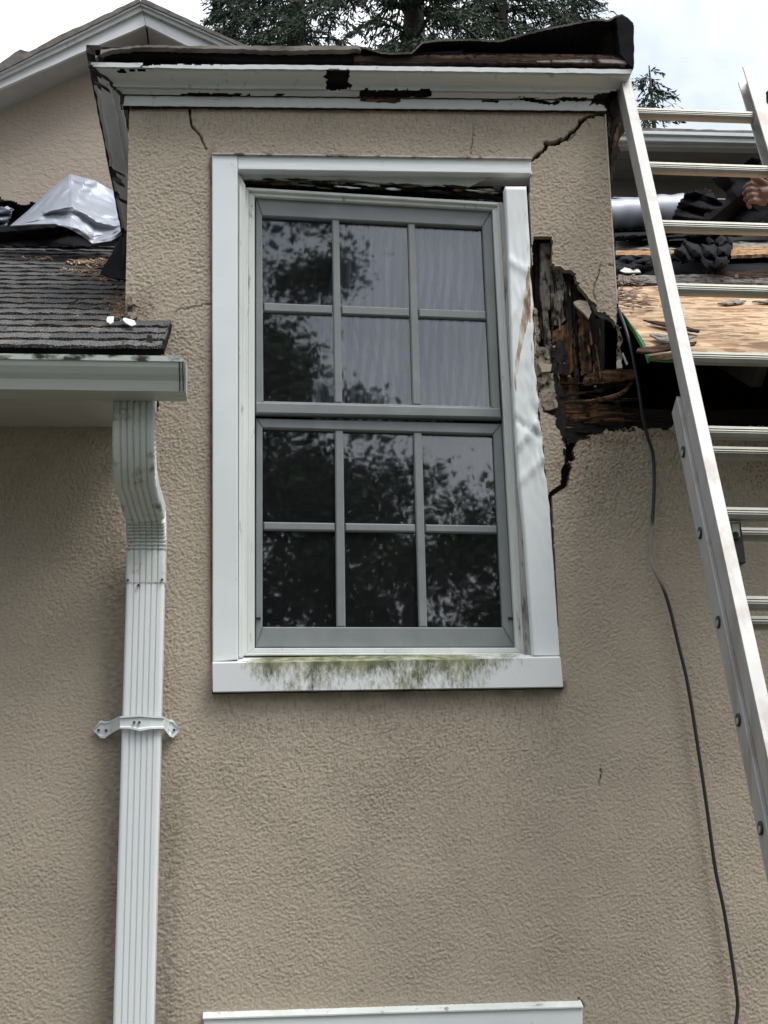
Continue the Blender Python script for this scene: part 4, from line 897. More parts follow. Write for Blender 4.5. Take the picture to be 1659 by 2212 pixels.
pts, e3 = arcpath(e2, A1, 0, rad2, 36, -1, XM); el2 += pts; zj = U(315, 1258, 4.885).z
el2 += [((XM, Yb, e3[1] - .01), 0), ((XM, Yb, zj), 0)]
sweep('lower_elbow', el2, DW * .965, DD * .95, DSG)
sweep('pipe', [((XM, Yb, zj + .03), 0), ((xb.x, Yb, xb.z), 0), ((xb.x, Yb, .15), 0)], DW * .93, DD * .9, DSM)
bm = bmesh.new(); bm.free()
# screws
for x, y in ((299, 1264), (350, 1252), (276, 1253), (298, 1110)):
    v, f_ = tube([U(x, y, 4.878 if y > 1200 else 4.82), U(x, y, 4.89 if y > 1200 else 4.83)], .004, 8); mesh('screw', v, f_, RUB, dsp)
# strap: ears flat on the wall, band over the pipe
def strap():
    K = [(201, 1577, 1578, 4.988), (217, 1556, 1594, 4.988), (226, 1558, 1595, 4.988), (238, 1557, 1586, 4.975), (250, 1551, 1579, 4.93), (259, 1547, 1574, 4.883), (280, 1546, 1574, 4.878), (302, 1543, 1579, 4.877), (325, 1546, 1575, 4.878), (354, 1548, 1574, 4.884), (360, 1552, 1582, 4.94), (366, 1554, 1590, 4.985), (374, 1555, 1594, 4.988), (388, 1576, 1578, 4.988)]
    V = []; Fc = []
    for (x, yt, yb, Y) in K:
        h = yb - yt
        for (y, dy) in ((yt, 0), (yt, -.006), (yt + .13 * h, -.006), (yt + .2 * h, -.001), (yb - .2 * h, -.001), (yb - .13 * h, -.006), (yb, -.006), (yb, 0)): V.append(U(x, y, Y + dy))
    for i in range(len(K) - 1):
        for k in range(8): Fc.append((i * 8 + k, i * 8 + (k + 1) % 8, (i + 1) * 8 + (k + 1) % 8, (i + 1) * 8 + k))
    o = mesh('strap', V, Fc, DSM, dsp)
    for x, y, Y in ((213, 1577, 4.980), (229, 1578, 4.98), (290, 1560, 4.87), (301, 1560, 4.87), (376, 1577, 4.98), (363, 1577, 4.975)):
        v, f_ = tube([U(x, y, Y - .003), U(x, y, Y + .01)], .0042, 8); mesh('screw', v, f_, RUB, o)
strap()

# ------------------------------------------------------------------ right roof, stripped
def rslab(name, px, h, t, mat, parent, j=0.8, step=9, seed=None, origin=None, ragg=True):
    s = seed if seed is not None else int(px[0][0] * 3 + px[0][1])
    q = ragged(px, step, j, s) if ragg else px
    return prism(name, [RP(x, y, h) for x, y in q], RN * -t, mat, parent, 0, origin)
xr0 = XR + .012
roofR = prism('right_roof', [roofpt(xr0, 5.25, -.03), roofpt(4.6, 5.25, -.03), roofpt(4.6, 7.6, -.03), roofpt(xr0, 7.6, -.03)], RN * -.012, BLACKFELT, house); roofR['label'] = 'stripped right-hand roof with bare deck and torn felt'  # black deck sheet, its colour supplies the darkness of the open gaps
o = rslab('strand_board_panel', [(1336, 620), (1500, 616), (1760, 610), (2700, 585), (2700, 738), (1760, 764), (1600, 767), (1404, 768), (1398, 753), (1380, 722), (1360, 695), (1346, 676), (1336, 668)], 0, .014, OSB, roofR, .8, 14)
rslab('green_edge', [(1344, 676), (1349, 676), (1384, 724), (1402, 756), (1406, 770), (1400, 775), (1392, 752), (1370, 712)], -.002, .016, GREEN, o, .5, 12)
strip('green_edge', [(1404, 768), (1760, 764), (2600, 741)], [(1404, 776), (1440, 781), (1760, 776), (2600, 753)], 4.475, .012, GREEN, o, 20, .8, 8)
for xx in (1.62, 2.06, 2.5, 3.0):          # rafters running up under the deck
    prism('rafter', [roofpt(xx, 4.62, -.016), roofpt(xx, 7.4, -.045), roofpt(xx, 7.4, -.18), roofpt(xx, 4.70, -.15)], (.038, 0, 0), DARKWOOD, roofR)
PL = [('deck_board', [(1336, 592), (1420, 595), (1520, 592), (1620, 598), (1760, 596), (1760, 612), (1500, 613), (1336, 610)], .006, BOARDG),
      ('deck_board', [(1330, 540), (1400, 541), (1470, 539), (1464, 546), (1440, 551), (1330, 551)], .008, BOARDT),
      ('deck_board', [(1330, 521), (1760, 518), (1760, 533), (1330, 534)], .002, BOARDG),
      ('deck_board', [(1574, 534), (1760, 528), (1760, 545), (1580, 552), (1572, 546)], .012, BOARDT),
      ('deck_board', [(1515, 583), (1590, 587), (1640, 583), (1760, 577), (1760, 592), (1640, 598), (1600, 600), (1570, 594)], .010, ROTH),
      ('deck_board', [(1330, 534.5), (1450, 535), (1462, 537), (1440, 539.5), (1330, 539)], .007, BOARDG)]
for k, (n, p, h, m) in enumerate(PL): rslab(n, p, h, .016, m, roofR, 1.0, 11, 60 + k)
litter('splinter_litter', [(1362, 606, 18, 5, 90, .020), (1360, 640, 20, 10, 40, .028), (1380, 655, 20, 6, 16, .03), (1560, 600, 60, 3, 24, .02)], house, simple('splinter_mix', (0.10, 0.07, 0.06), (0.32, 0.24, 0.19), 30, .9), 12)
for k, (p, h, m, lab) in enumerate([([(1403, 722), (1420, 720), (1450, 724), (1504, 726), (1488, 732), (1450, 737), (1425, 734)], .02, BOARDG, 'grey leaf-shaped wood splinter lying on the strand board'),
        ([(1374, 759), (1378, 752), (1440, 744), (1505, 737), (1500, 744), (1440, 756), (1400, 761)], .026, ROTH, 'long reddish broken board splinter at the strand board edge'),
        ([(1390, 690), (1424, 694), (1470, 702), (1512, 713), (1508, 716), (1460, 708), (1420, 699)], .018, ROTH, 'thin brown sliver crossing behind the ladder rail'),
        ([(1550, 654), (1580, 649), (1612, 648), (1605, 652), (1572, 656)], .012, BOARDG, 'small grey splinter high on the strand board'),
        ([(1624, 650), (1660, 648), (1700, 650), (1660, 653)], .012, BOARDG, 'small grey splinter at the right picture edge on the strand board')]):
    o = rslab('wood_splinter', p, h, .006, m, None, .7, 8, 80 + k, RP(*p[0], .02)); tag(o, lab, 'splinter', 'wood splinters on the strand board')
FELT2 = simple('granular_felt', (0.006, 0.006, 0.008), (0.030, 0.030, 0.033), 130, 0.95, spec=.1, bmp=.5, bscale=120, bdist=.003)
PCH = simple('pale_chip', (.5, .47, .43), (.7, .67, .62), 20, .8)
rslab('pale_chip', [(1338, 585), (1350, 578), (1380, 582), (1384, 588), (1350, 588)], .02, .004, PCH, roofR, 1, 8, 74)
# granular shingle sheet bunched up behind the ladder, black felt held by the roofer
def crease(n, seed):
    rr = random.Random(seed); gy, gx = np.meshgrid(np.linspace(0, 1, n), np.linspace(0, 1, n), indexing='ij'); f = np.zeros((n, n))
    for k in range(5):
        a = rr.uniform(0, 3.14); q = (gx * math.cos(a) + gy * math.sin(a)) * rr.uniform(1.2, 3.4) + rr.random() + .12 * np.sin(5 * gx + 7 * gy * rr.random())
        f += np.abs((q % 1.0) - .5) * 4 / (1 + .5 * k) * rr.choice((-1, 1))
    return (f - f.mean()) / (f.std() + 1e-6)
def crumple(name, px, Y, amp, mat, seed, n=26, thick=.006, parent=None, origin=None, lean=0.0, roof=None):
    """a sheet with outline px standing near depth Y, crumpled, with thickness"""
    xs = [p[0] for p in px]; ys = [p[1] for p in px]; x0, x1, y0, y1 = min(xs), max(xs), min(ys), max(ys)
    gx, gy = np.meshgrid(np.linspace(x0, x1, n), np.linspace(y0, y1, n)); f1 = crease(n, seed); wob = field((64, 64), .09, 1, seed + 1, ds=.012)[:n, :n]
    step = max(x1 - x0, y1 - y0) / n
    ins = pip(px, gx + wob * step * .35, gy + wob * step * .35); V = []; Fc = []
    for i in range(n):
        for j in range(n):
            if roof is not None: V.append(RP(gx[i, j], gy[i, j], roof + abs(f1[i, j]) * amp))
            else: V.append(U(gx[i, j], gy[i, j], Y + f1[i, j] * amp + lean * (y1 - gy[i, j]) / (y1 - y0)))
    for i in range(n - 1):
        for j in range(n - 1):
            if ins[i, j] and ins[i + 1, j + 1] and ins[i, j + 1] and ins[i + 1, j]: Fc.append((i * n + j, (i + 1) * n + j, (i + 1) * n + j + 1, i * n + j + 1))
    o = mesh(name, V, Fc, mat, parent, False, origin)
    bm = bmesh.new(); bm.from_mesh(o.data); bmesh.ops.delete(bm, geom=[v for v in bm.verts if not v.link_faces], context='VERTS'); bm.to_mesh(o.data); bm.free()
    md = o.modifiers.new('thickness', 'SOLIDIFY'); md.thickness = thick; md.offset = 0; return o
crumple('felt_scrap', [(1447, 553), (1470, 530), (1480, 510), (1560, 506), (1585, 518), (1578, 548), (1572, 576), (1548, 587), (1526, 580), (1512, 566), (1470, 570)], 0, .03, FELT2, 171, 40, .008, roofR, None, 0, .02)
crumple('felt_scrap', [(1318, 476), (1390, 474), (1560, 480), (1760, 476), (1760, 514), (1640, 506), (1560, 512), (1480, 512), (1400, 520), (1318, 522)], 0, .03, BLACKFELT, 173, 46, .01, roofR, None, 0, .015)
crumple('felt_scrap', [(1326, 553), (1380, 552), (1436, 551), (1404, 572), (1352, 586), (1326, 589)], 0, .012, FELT2, 175, 30, .006, roofR, None, 0, .008)
o = crumple('felt_sheet', [(1536, 389), (1553, 379), (1600, 372), (1612, 345), (1628, 337), (1644, 343), (1650, 370), (1672, 380), (1680, 480), (1560, 482), (1500, 474), (1545, 452), (1566, 440), (1570, 420), (1555, 408)], 5.75, .03, BLACKFELT, 51, 60, .004, None, U(1600, 480, 5.75)); tag(o, 'crumpled black roofing felt gripped by the hand behind the ladder', 'roofing felt')
o = crumple('shingle_sheet', [(1450, 474), (1464, 440), (1480, 420), (1500, 412), (1536, 405), (1542, 422), (1566, 444), (1600, 452), (1600, 482), (1450, 484)], 5.95, .035, FELT2, 53, 60, .006, None, U(1500, 482, 5.95)); tag(o, 'torn granular dark shingle sheet bunched up left of the black felt', 'roofing sheet')
# silver roll on the right roof
def roll():
    a, b = U(1300, 466, 7.45), U(1492, 450, 7.55); path = [a + (b - a) * (k / 20) for k in range(21)]; fl = field((64, 64), .1, 1, 61, ds=.02)
    V, Fc = tube(path, [.082 + .003 * fl[i, 3] for i in range(21)], 18); V = [Vector(v) + Vector((0, 0, .0015 * fl[i // 18 % 64, i % 18])) for i, v in enumerate(V)]
    o = mesh('underlayment_roll', V, Fc, SILVER, None, True, a); tag(o, 'silver roll of roof underlayment on the stripped right roof', 'roll')
roll()

# ------------------------------------------------------------------ silver sheet and black membrane on the left roof
def tarp():
    # corners: left point, peak, right upper, right lower, front tip, belly
    Aq = [(22, 487), (150, 375), (258, 420), (276, 492)]
    n = 63; cz_ = crease(n + 1, 72); V = []; Fc = []; fl = field((64, 64), .22, 1, 71, ds=.02, band=.5); f2 = field((64, 64), .09, 1.6, 72, ds=.02)
    top = [(22, 487), (60, 455), (105, 413), (150, 375), (205, 390), (258, 420), (275, 440)]; bot = [(22, 487), (70, 484), (119, 483), (150, 494), (175, 508), (200, 526), (240, 520), (275, 496)]
    for i in range(n + 1):
        s = i / n; tp = s * (len(top) - 1); bp = s * (len(bot) - 1)
        q = lerp(top[min(int(tp), 5)], top[min(int(tp), 5) + 1], tp - min(int(tp), 5)); w = lerp(bot[min(int(bp), 6)], bot[min(int(bp), 6) + 1], bp - min(int(bp), 6))
        for j in range(n + 1):
            t = j / n; p = lerp(q, w, t); bulge = math.sin(t * math.pi) * .05 * math.sin(s * math.pi)
            V.append(U(p[0], p[1], 6.62 - .30 * t - bulge + cz_[i, j] * .012 * min(1, 6 * s) + fl[i % 64, j % 64] * .003 - .035 * max(0, 1 - abs(t - .45 - .25 * s) / .10) * (s > .25) - .02 * max(0, 1 - abs(s - .62 + .2 * t) / .07)))
    for i in range(n):
        for j in range(n): k = i * (n + 1) + j; Fc.append((k, k + 1, k + n + 2, k + n + 1))
    o = mesh('silver_sheet', V, Fc, SILVER, None, False, U(150, 520, 6.5)); tag(o, 'crinkled silver underlayment sheet folded up on the left roof', 'plastic sheet')
    md = o.modifiers.new('thickness', 'SOLIDIFY'); md.thickness = .004
tarp()
o = crumple('black_membrane', [(-60, 420), (0, 426), (18, 432), (35, 438), (120, 437), (180, 430), (276, 440), (276, 530), (180, 534), (-60, 534)], 6.82, .03, BLACKFELT, 75, 60, .006, None, U(100, 530, 6.82)); tag(o, 'black membrane standing behind the silver sheet on the left roof', 'roofing felt')
o = crumple('silver_offcut', [(-60, 452), (0, 448), (18, 446), (30, 452), (14, 488), (0, 490), (-60, 490)], 6.66, .03, SILVER, 77, 50, .004, None, U(0, 490, 6.7)); tag(o, 'small silver underlayment offcut at the left picture edge', 'plastic sheet')

# ------------------------------------------------------------------ gable wing behind, left
gw = thing('gable_wing', 'tan stucco gable end with white rake boards behind the left roof', 'house wing', (U(150, 400, 7.1).x, 7.1, 0))
YG = 6.9; GWALL = 7.10
def slabG(n, p, Y, t, m, bev=0): return slab(n, p, Y, t, m, gw, bev)
FLB = [(-420, 384), (-120, 249), (0, 191), (155, 122), (314, 54)]; FRB = [(318, 55), (401, 97), (560, 176)]
lowL = [U(x, y, YG) for x, y in FLB]; lowR = [U(x, y, YG) for x, y in FRB]
wl = [(p.x, GWALL, p.z + .01) for p in lowL] + [(p.x, GWALL, p.z + .01) for p in lowR] + [(lowR[-1].x, GWALL, RZ(6.6)), (lowL[0].x, GWALL, RZ(6.6))]
prism('gable_wall', wl, (0, .15, 0), STUCCOF, gw)
RAKEM = simple('rake_white', (0.75, 0.76, 0.78), (0.80, 0.81, 0.82), 8, .55, bmp=.2, bscale=30, dirt=((.25, .24, .22), 18, .64)); RAKEG = simple('rake_crown', (0.42, 0.43, 0.41), (0.55, 0.56, 0.54), 10, .6, dirt=((.12, .12, .11), 16, .6))
slabG('rake_board', ragged([(-420, 352), (0, 171), (136, 106), (308, 22), (314, 54), (155, 122), (0, 191), (-420, 384)], 30, .6, 3), YG, .02, RAKEM)
slabG('rake_board', [(309, 22), (474, 97), (560, 138), (560, 176), (401, 97), (315, 54)], YG + .001, .02, RAKEM)
for (pl, pr_, Y, m) in (([(-420, 333), (0, 158), (75, 120), (150, 84), (303, 8)], [(-420, 352), (0, 171), (136, 106), (308, 22)], YG - .022, RAKEG),
                        ([(-420, 326), (0, 151), (75, 113), (150, 77), (303, 2)], [(-420, 335), (0, 160), (75, 122), (150, 86), (303, 10)], YG - .035, RAKEM)):
    slabG('rake_crown', pl + pr_[::-1], Y, .06, m)
slabG('rake_crown', [(304, 8), (520, 104), (560, 122), (560, 139), (474, 98), (309, 23)], YG - .022, .04, RAKEG)
slabG('rake_crown', [(304, 3), (520, 98), (560, 115), (560, 123), (520, 105), (304, 10)], YG - .035, .04, RAKEM)
SHG = simple('gable_shingle_edge', (0.09, 0.08, 0.075), (0.22, 0.20, 0.18), 20, .9, bmp=.4, bscale=40)
slabG('roof_edge', ragged([(-420, 310), (-60, 163), (0, 136), (20, 122), (44, 106), (56, 110), (72, 112), (82, 101), (129, 75), (200, 44), (282, 5), (302, -5), (303, 4), (150, 79), (75, 116), (0, 154), (-420, 328)], 14, .8, 5), YG - .045, .5, SHG)
slabG('roof_edge', ragged([(303, -5), (325, 3), (360, 19), (430, 52), (503, 85), (560, 110), (560, 117), (520, 100), (304, 4)], 14, .7, 6), YG - .044, .5, SHG)
def soff(ps):
    a = [Vector(p) for p in ps]; V = [p + Vector((0, .02, .002)) for p in a] + [Vector((p.x, GWALL + .01, p.z + .002)) for p in a]; V += [v + Vector((0, 0, .01)) for v in V]; n = len(a); Fc = []
    for i in range(n - 1): Fc += [(i, i + 1, n + i + 1, n + i), (2 * n + i, 3 * n + i, 3 * n + i + 1, 2 * n + i + 1), (i, 2 * n + i, 2 * n + i + 1, i + 1)]
    mesh('soffit', V, Fc, simple('gable_soffit', (.50, .50, .49), (.60, .60, .59), 8, .8, dirt=((.2, .19, .18), 18, .66)), gw)
soff(lowL); soff(lowR)
prism('ridge_roof', [U(-420, 330, YG + .2), U(303, 2, YG + .2), U(560, 115, YG + .2), U(560, 135, YG + .2), U(303, 16, YG + .2), U(-420, 350, YG + .2)], (0, 3.0, 0), SHG, gw)

# ------------------------------------------------------------------ rear wing, right
rw = thing('rear_wing', 'shaded rear house wing with lap siding, soffit and white gutter', 'house wing', (2.4, 8.1, 0))
YR = 7.75
TAUPE = simple('taupe_siding', (0.25, 0.23, 0.20), (0.31, 0.285, 0.25), 6, .75, stretch=(.2, 1, 1)); VS = simple('vinyl_soffit', (.30, .285, .26), (.36, .34, .31), 6, .7)
GW2 = simple('white_gutter_far', (.58, .63, .63), (.68, .73, .73), 5, .4)
strip('shingle_edge', [(1250, 272), (1385, 276), (1640, 283), (1780, 287)], [(1250, 279), (1385, 283), (1640, 288), (1780, 292)], YR - .02, .6, SHG, rw, 14, .9, 9)
slab('gutter_lip', [(1250, 279), (1640, 288), (1780, 292), (1780, 298), (1640, 295), (1250, 286)], YR - .12, .02, GW2, rw, .004)
slab('gutter_face', [(1250, 286.5), (1640, 295.5), (1780, 298.5), (1780, 312), (1640, 309), (1250, 302)], YR - .10, .06, GW2, rw, .008)
slab('gutter_base', [(1250, 302), (1640, 309), (1780, 312), (1780, 324), (1640, 320), (1250, 313)], YR - .06, .06, GW2, rw, .008)
zs_ = U(1500, 322, YR).z; tl = (U(1780, 324, YR).z - U(1250, 313, YR).z) / (U(1780, 324, YR).x - U(1250, 313, YR).x)
xa, xb_ = U(1250, 320, YR).x, U(1900, 320, YR).x
for k in range(3):                          # soffit boards, one after the other
    y0 = YR + .005 + k * .135; V = [(xa, y0, zs_), (xb_, y0, zs_), (xb_, y0 + .128, zs_), (xa, y0 + .128, zs_)]
    prism('soffit_board', V, (0, 0, .012), VS, rw)
prism('soffit_board', [(xa, YR, zs_ + .02), (xb_, YR, zs_ + .02), (xb_, YR + .42, zs_ + .02), (xa, YR + .42, zs_ + .02)], (0, 0, .01), DARKWOOD, rw)
for k in range(9):                          # lap siding
    zt_ = zs_ - .105 * k; V = [(xa, YR + .40, zt_), (xa, YR + .375, zt_ - .107), (xa, YR + .39, zt_ - .107), (xa, YR + .415, zt_)]
    prism('siding_board', V, (xb_ - xa, 0, 0), TAUPE, rw)

# ------------------------------------------------------------------ extension ladder
lad = thing('extension_ladder', 'tall aluminium extension ladder leaning on the eave at the right', 'ladder', (1.27, 2.6, 0))
LA = R(63.9); LX = 0.026
up = Vector((LX, math.cos(LA), math.sin(LA))).normalized(); lx = Vector((1, 0, 0)); lx = (lx - up * lx.dot(up)).normalized(); ln = up.cross(lx).normalized()
if ln.y > 0: ln = -ln                        # ln points toward the camera side
T0 = Vector((1.327, 4.887, 2.674 + CZ)); SP = .305; LW = .42
def chan(name, base, k0, k1, w, d, open_dir, mat):
    """C-channel rail from rung k0 up to k1 (k counts downward); open_dir = +1 opens to +x"""
    t = .004; P = [(0, -d / 2), (w, -d / 2), (w, -d / 2 + t * 1.5), (t, -d / 2 + t * 1.5), (t, d / 2 - t * 1.5), (w, d / 2 - t * 1.5), (w, d / 2), (0, d / 2)]
    P = [(x * open_dir, y) for x, y in P]
    a = base - up * SP * k0; b = base - up * SP * k1; V = []
    for q in (a, b): V += [q + lx * x - ln * y for x, y in P]
    m = len(P); Fc = [(k, (k + 1) % m, m + (k + 1) % m, m + k) for k in range(m)] + [tuple(range(m)), tuple(m + k for k in range(m))[::-1]]
    bm = bmesh.new(); vs = [bm.verts.new(v) for v in V]
    for f in Fc: bm.faces.new([vs[i] for i in f])
    bmesh.ops.recalc_face_normals(bm, faces=bm.faces); bmesh.ops.bevel(bm, geom=[e for e in bm.edges if abs((e.verts[0].co - e.verts[1].co).normalized().dot(up)) > .9], offset=.0012, segments=1, affect='EDGES')
    return frombm(name, bm, mat, lad)
RW, RD = .036, .072
chan('fly_rail', T0 - lx * (RW + 0), -.84, 14, RW, RD, 1, ALU)
chan('fly_rail', T0 + lx * (LW + RW), -.84, 14, RW, RD, -1, ALU)
def rung(name, c, w, mat, h=.036, d=.032):
    P = [(-d * .5, h * .5), (d * .1, h * .5), (d * .42, h * .42), (d * .5, h * .2), (d * .46, h * .12), (d * .5, h * .02), (d * .46, -h * .06), (d * .48, -h * .14), (d * .32, -h * .44), (d * .05, -h * .5), (-d * .4, -h * .5), (-d * .5, -h * .3)]
    V = []; m = len(P); yv = Vector((0, -1, 0)); zv = Vector((0, 0, 1))
    for s in (0, w): V += [c + lx * s + yv * a + zv * b for a, b in P]
    Fc = [(k, (k + 1) % m, m + (k + 1) % m, m + k) for k in range(m)] + [tuple(range(m))[::-1], tuple(m + k for k in range(m))]
    o = mesh(name, V, Fc, mat, lad); return o
for k in range(15): rung('fly_rung', T0 - up * SP * k, LW, ALUR)
BO = -ln * .078 ; BX = -.046                 # base section sits behind and a little wider
B0 = T0 + BO
def lad_px(p): 
    x, y = projpx(np.array([p.x]), np.array([p.y]), np.array([p.z])); return x[0], y[0]
kb = 4.40
chan('base_rail', B0 + lx * (BX - .0), kb - 0, 20.4, .034, RD, 1, ALU)
chan('base_rail', B0 + lx * (LW - BX), kb - 0, 20.4, .034, RD, -1, ALU)
for k in range(15): rung('base_rung', B0 + lx * (BX + .004) - up * SP * (k + 5.02), LW - 2 * BX - .008, ALUR)
for k in range(10):                          # swaged rung ends on the outside of the rail
    c = B0 + lx * (BX - .001) - up * SP * (k + 5.02); v, f_ = tube([c - lx * .004, c + lx * .004], .017, 14); e = mesh('rung_end', v, f_, simple('rung_hole', (.02, .02, .02), (.05, .05, .05), 20, .6) if k == 0 else bpy.data.materials['rung_hole'], lad)
    v, f_ = tube([c - lx * .006 - up * .004, c + lx * .004 - up * .004], .009, 10); mesh('rivet', v, f_, ALU, e)
BLK = simple('black_lock_plastic', (.012, .012, .013), (.03, .03, .032), 20, .5)
c = T0 - up * SP * 6 + lx * .03
lock = slab('rung_lock', [(1573, 1128), (1600, 1126), (1603, 1150), (1612, 1215), (1604, 1218), (1592, 1216), (1584, 1180)], 4.10, .06, BLK, lad, .004)
slab('lock_bracket', [(1579, 1130), (1598, 1129), (1600, 1160), (1582, 1162)], 4.085, .02, ALUR, lock, .003)
v, f_ = tube([U(1589, 1155, 4.08), U(1589, 1155, 4.10)], .009, 12); mesh('lock_pin', v, f_, BLK, lock)

# ------------------------------------------------------------------ cable
CP = [(1336, 668, 5.03), (1340, 678, 4.99), (1361, 743, 4.93), (1380, 840, 4.93), (1388, 899, 4.94), (1398, 940, 4.955), (1410, 980, 4.965), (1413.5, 1040, 4.97), (1411, 1100, 4.97), (1409, 1140, 4.97), (1406, 1205, 4.97), (1414, 1232, 4.97), (1434, 1274, 4.97), (1449, 1322, 4.97), (1466, 1394, 4.97), (1486, 1480, 4.97), (1508, 1616, 4.97), (1527, 1745, 4.97), (1545, 1875, 4.97), (1564, 1967, 4.97), (1582, 2078, 4.97), (1592, 2150, 4.965), (1593, 2185, 4.965), (1586, 2240, 4.96), (1570, 2400, 4.96), (1560, 3000, 4.95)]
path = smoothpath([U(*p) for p in CP], 6)
v, f_ = tube(path, .0058, 8); CAB = simple('black_cable', (.012, .012, .016), (.02, .02, .026), 10, .5)
m, t, b = newmat('cable_jacket'); at = t.nodes.new('ShaderNodeAttribute'); at.attribute_name = 'paint'
t.links.new(mixc(t, at.outputs['Fac'], (.013, .013, .017), (.30, .28, .24)), b.inputs['Base Color']); b.inputs['Roughness'].default_value = .5
cab = mesh('cable', v, f_, m, None, True, U(1586, 2240, 4.96)); tag(cab, 'thin black cable hanging down the wall from the rotted corner', 'cable')
P = np.array([tuple(q) for q in v]); _, pyy = projpx(P[:, 0], P[:, 1], P[:, 2]); w = np.clip(np.minimum((pyy - 1128) / 10, (1280 - pyy) / 30), 0, 1) * .75 + np.exp(-((pyy - 1218) / 14) ** 2) * .6
a2 = cab.data.attributes.new('paint', 'FLOAT', 'POINT'); a2.data.foreach_set('value', np.clip(w, 0, 1).astype(np.float32))

# ------------------------------------------------------------------ roofer, mostly outside the picture
SKIN = simple('skin_tanned', (0.105, 0.052, 0.036), (0.15, 0.078, 0.054), 30, .55, bmp=.3, bscale=120, bdist=.002)
SHIRT = simple('dark_shirt', (.012, .012, .015), (.025, .025, .03), 12, .9); TROU = simple('dark_trousers', (.03, .035, .05), (.05, .055, .07), 12, .9)
def blobmesh(name, chains, mat, parent, vox, loc):
    V = []; Fc = []
    for path, rads in chains:
        v, f_ = tube(path, rads, 12); b0 = len(V); V += v; Fc += [tuple(b0 + i for i in q) for q in f_]
    o = mesh(name, V, Fc, mat, parent, True, loc)
    md = o.modifiers.new('skin', 'REMESH'); md.mode = 'VOXEL'; md.voxel_size = vox; md.use_smooth_shade = True
    sm = o.modifiers.new('smooth', 'SMOOTH'); sm.factor = .5; sm.iterations = 4; return o
def person():
    Hc = U(1642, 421, 5.62); Yp = 6.15; base = Vector((2.55, Yp, RZ(Yp)))
    root = thing('person', 'roofer in dark clothing, only a hand gripping felt behind the ladder', 'person', base)
    hip = base + Vector((0, .15, .32)); chest = base + Vector((-.12, -.22, .66)); neck = base + Vector((-.16, -.34, .78)); head = base + Vector((-.18, -.42, .90))
    shl = chest + Vector((-.18, -.02, .08)); shr = chest + Vector((.20, 0, .06)); wr = Hc + Vector((.085, .02, .02)); elb = Hc + Vector((.29, .02, .13))
    # hand: four curled fingers stacked, thumb over the top
    hand = [([wr, Hc + Vector((.03, .0, .004)), Hc + Vector((-.012, -.006, 0))], [.026, .034, .030]), ([Hc + Vector((.02, 0, .03)), Hc + Vector((-.01, -.004, .028))], [.02, .018]), ([Hc + Vector((.02, 0, -.026)), Hc + Vector((-.01, -.004, -.03))], [.02, .018])]
    for k, (dz, L) in enumerate(((.036, .92), (.013, 1.0), (-.011, .95), (-.034, .80))):
        a = Hc + Vector((-.012, -.012, dz)); b = Hc + Vector((-.045 * L, -.024, dz * 1.05 - .002)); c = Hc + Vector((-.064 * L, .004, dz * 1.02 - .006)); d = Hc + Vector((-.044 * L, .030, dz - .008))
        hand.append(([a, b, (b + c) / 2 + Vector((-.005, -.004, 0)), c, d], [.0115, .0112, .0100, .0098, .0086]))
    t0 = Hc + Vector((.016, -.022, .040)); hand.append(([Hc + Vector((.03, -.006, .022)), t0, Hc + Vector((-.014, -.030, .056)), Hc + Vector((-.040, -.024, .057))], [.017, .014, .0115, .009]))
    arm = [([shl, elb, wr], [.055, .042, .027])]
    hd = [([head + Vector((.0, -.01, -.13)), head + Vector((0, .0, -.09)), head + Vector((0, .015, -.04)), head + Vector((-.01, 0, .03)), head + Vector((0, .02, .09)), head + Vector((0, .03, .115))], [.035, .062, .082, .088, .07, .03]), ([neck + Vector((0, .05, -.06)), head + Vector((.01, .03, -.05))], [.06, .055]),
          ([head + Vector((-.02, -.085, .0)), head + Vector((-.025, -.105, -.025)), head + Vector((-.02, -.085, -.035))], [.010, .016, .012]), ([head + Vector((-.09, .02, .0)), head + Vector((-.095, .03, -.03))], [.014, .012]), ([head + Vector((.09, .02, .0)), head + Vector((.095, .03, -.03))], [.014, .012])]
    torso = [([hip, (hip + chest) / 2 + Vector((0, 0, .05)), chest, neck], [.13, .13, .14, .06]), ([hip + Vector((-.1, 0, -.02)), base + Vector((-.14, -.22, .10)), base + Vector((-.14, .2, .10))], [.09, .06, .05]), ([hip + Vector((.1, 0, -.02)), base + Vector((.16, -.2, .12)), base + Vector((.16, .22, .12))], [.09, .06, .05]), ([shr, base + Vector((.25, -.32, .42)), base + Vector((.12, -.42, .12))], [.055, .042, .03])]
    body = blobmesh('body', hand + arm + hd + torso, SKIN, root, .0042, base)
    sh = [([hip + Vector((0, 0, .02)), (hip + chest) / 2 + Vector((0, 0, .05)), chest, neck + Vector((.01, .05, -.05))], [.15, .15, .165, .08]), ([shl + Vector((.06, 0, 0)), shl, (shl * .35 + elb * .65)], [.08, .075, .06]), ([shr, base + Vector((.25, -.32, .42))], [.075, .06])]
    blobmesh('shirt', sh, SHIRT, root, .012, base)
    tr = [([hip + Vector((-.1, 0, -.02)), base + Vector((-.14, -.22, .10)), base + Vector((-.14, .2, .10))], [.11, .078, .065]), ([hip + Vector((.1, 0, -.02)), base + Vector((.16, -.2, .12)), base + Vector((.16, .22, .12))], [.11, .078, .065]), ([hip + Vector((-.05, 0, 0)), hip + Vector((.05, 0, 0))], [.15, .15])]
    blobmesh('trousers', tr, TROU, root, .012, base)
    blobmesh('cap', [([head + Vector((0, .02, .02)), head + Vector((0, .02, .06)), head + Vector((0, .02, .11)), head + Vector((0, .03, .135))], [.102, .104, .085, .05]), ([head + Vector((-.03, -.04, .055)), head + Vector((-.04, -.14, .05))], [.05, .03])], SHIRT, root, .008, base)
person()

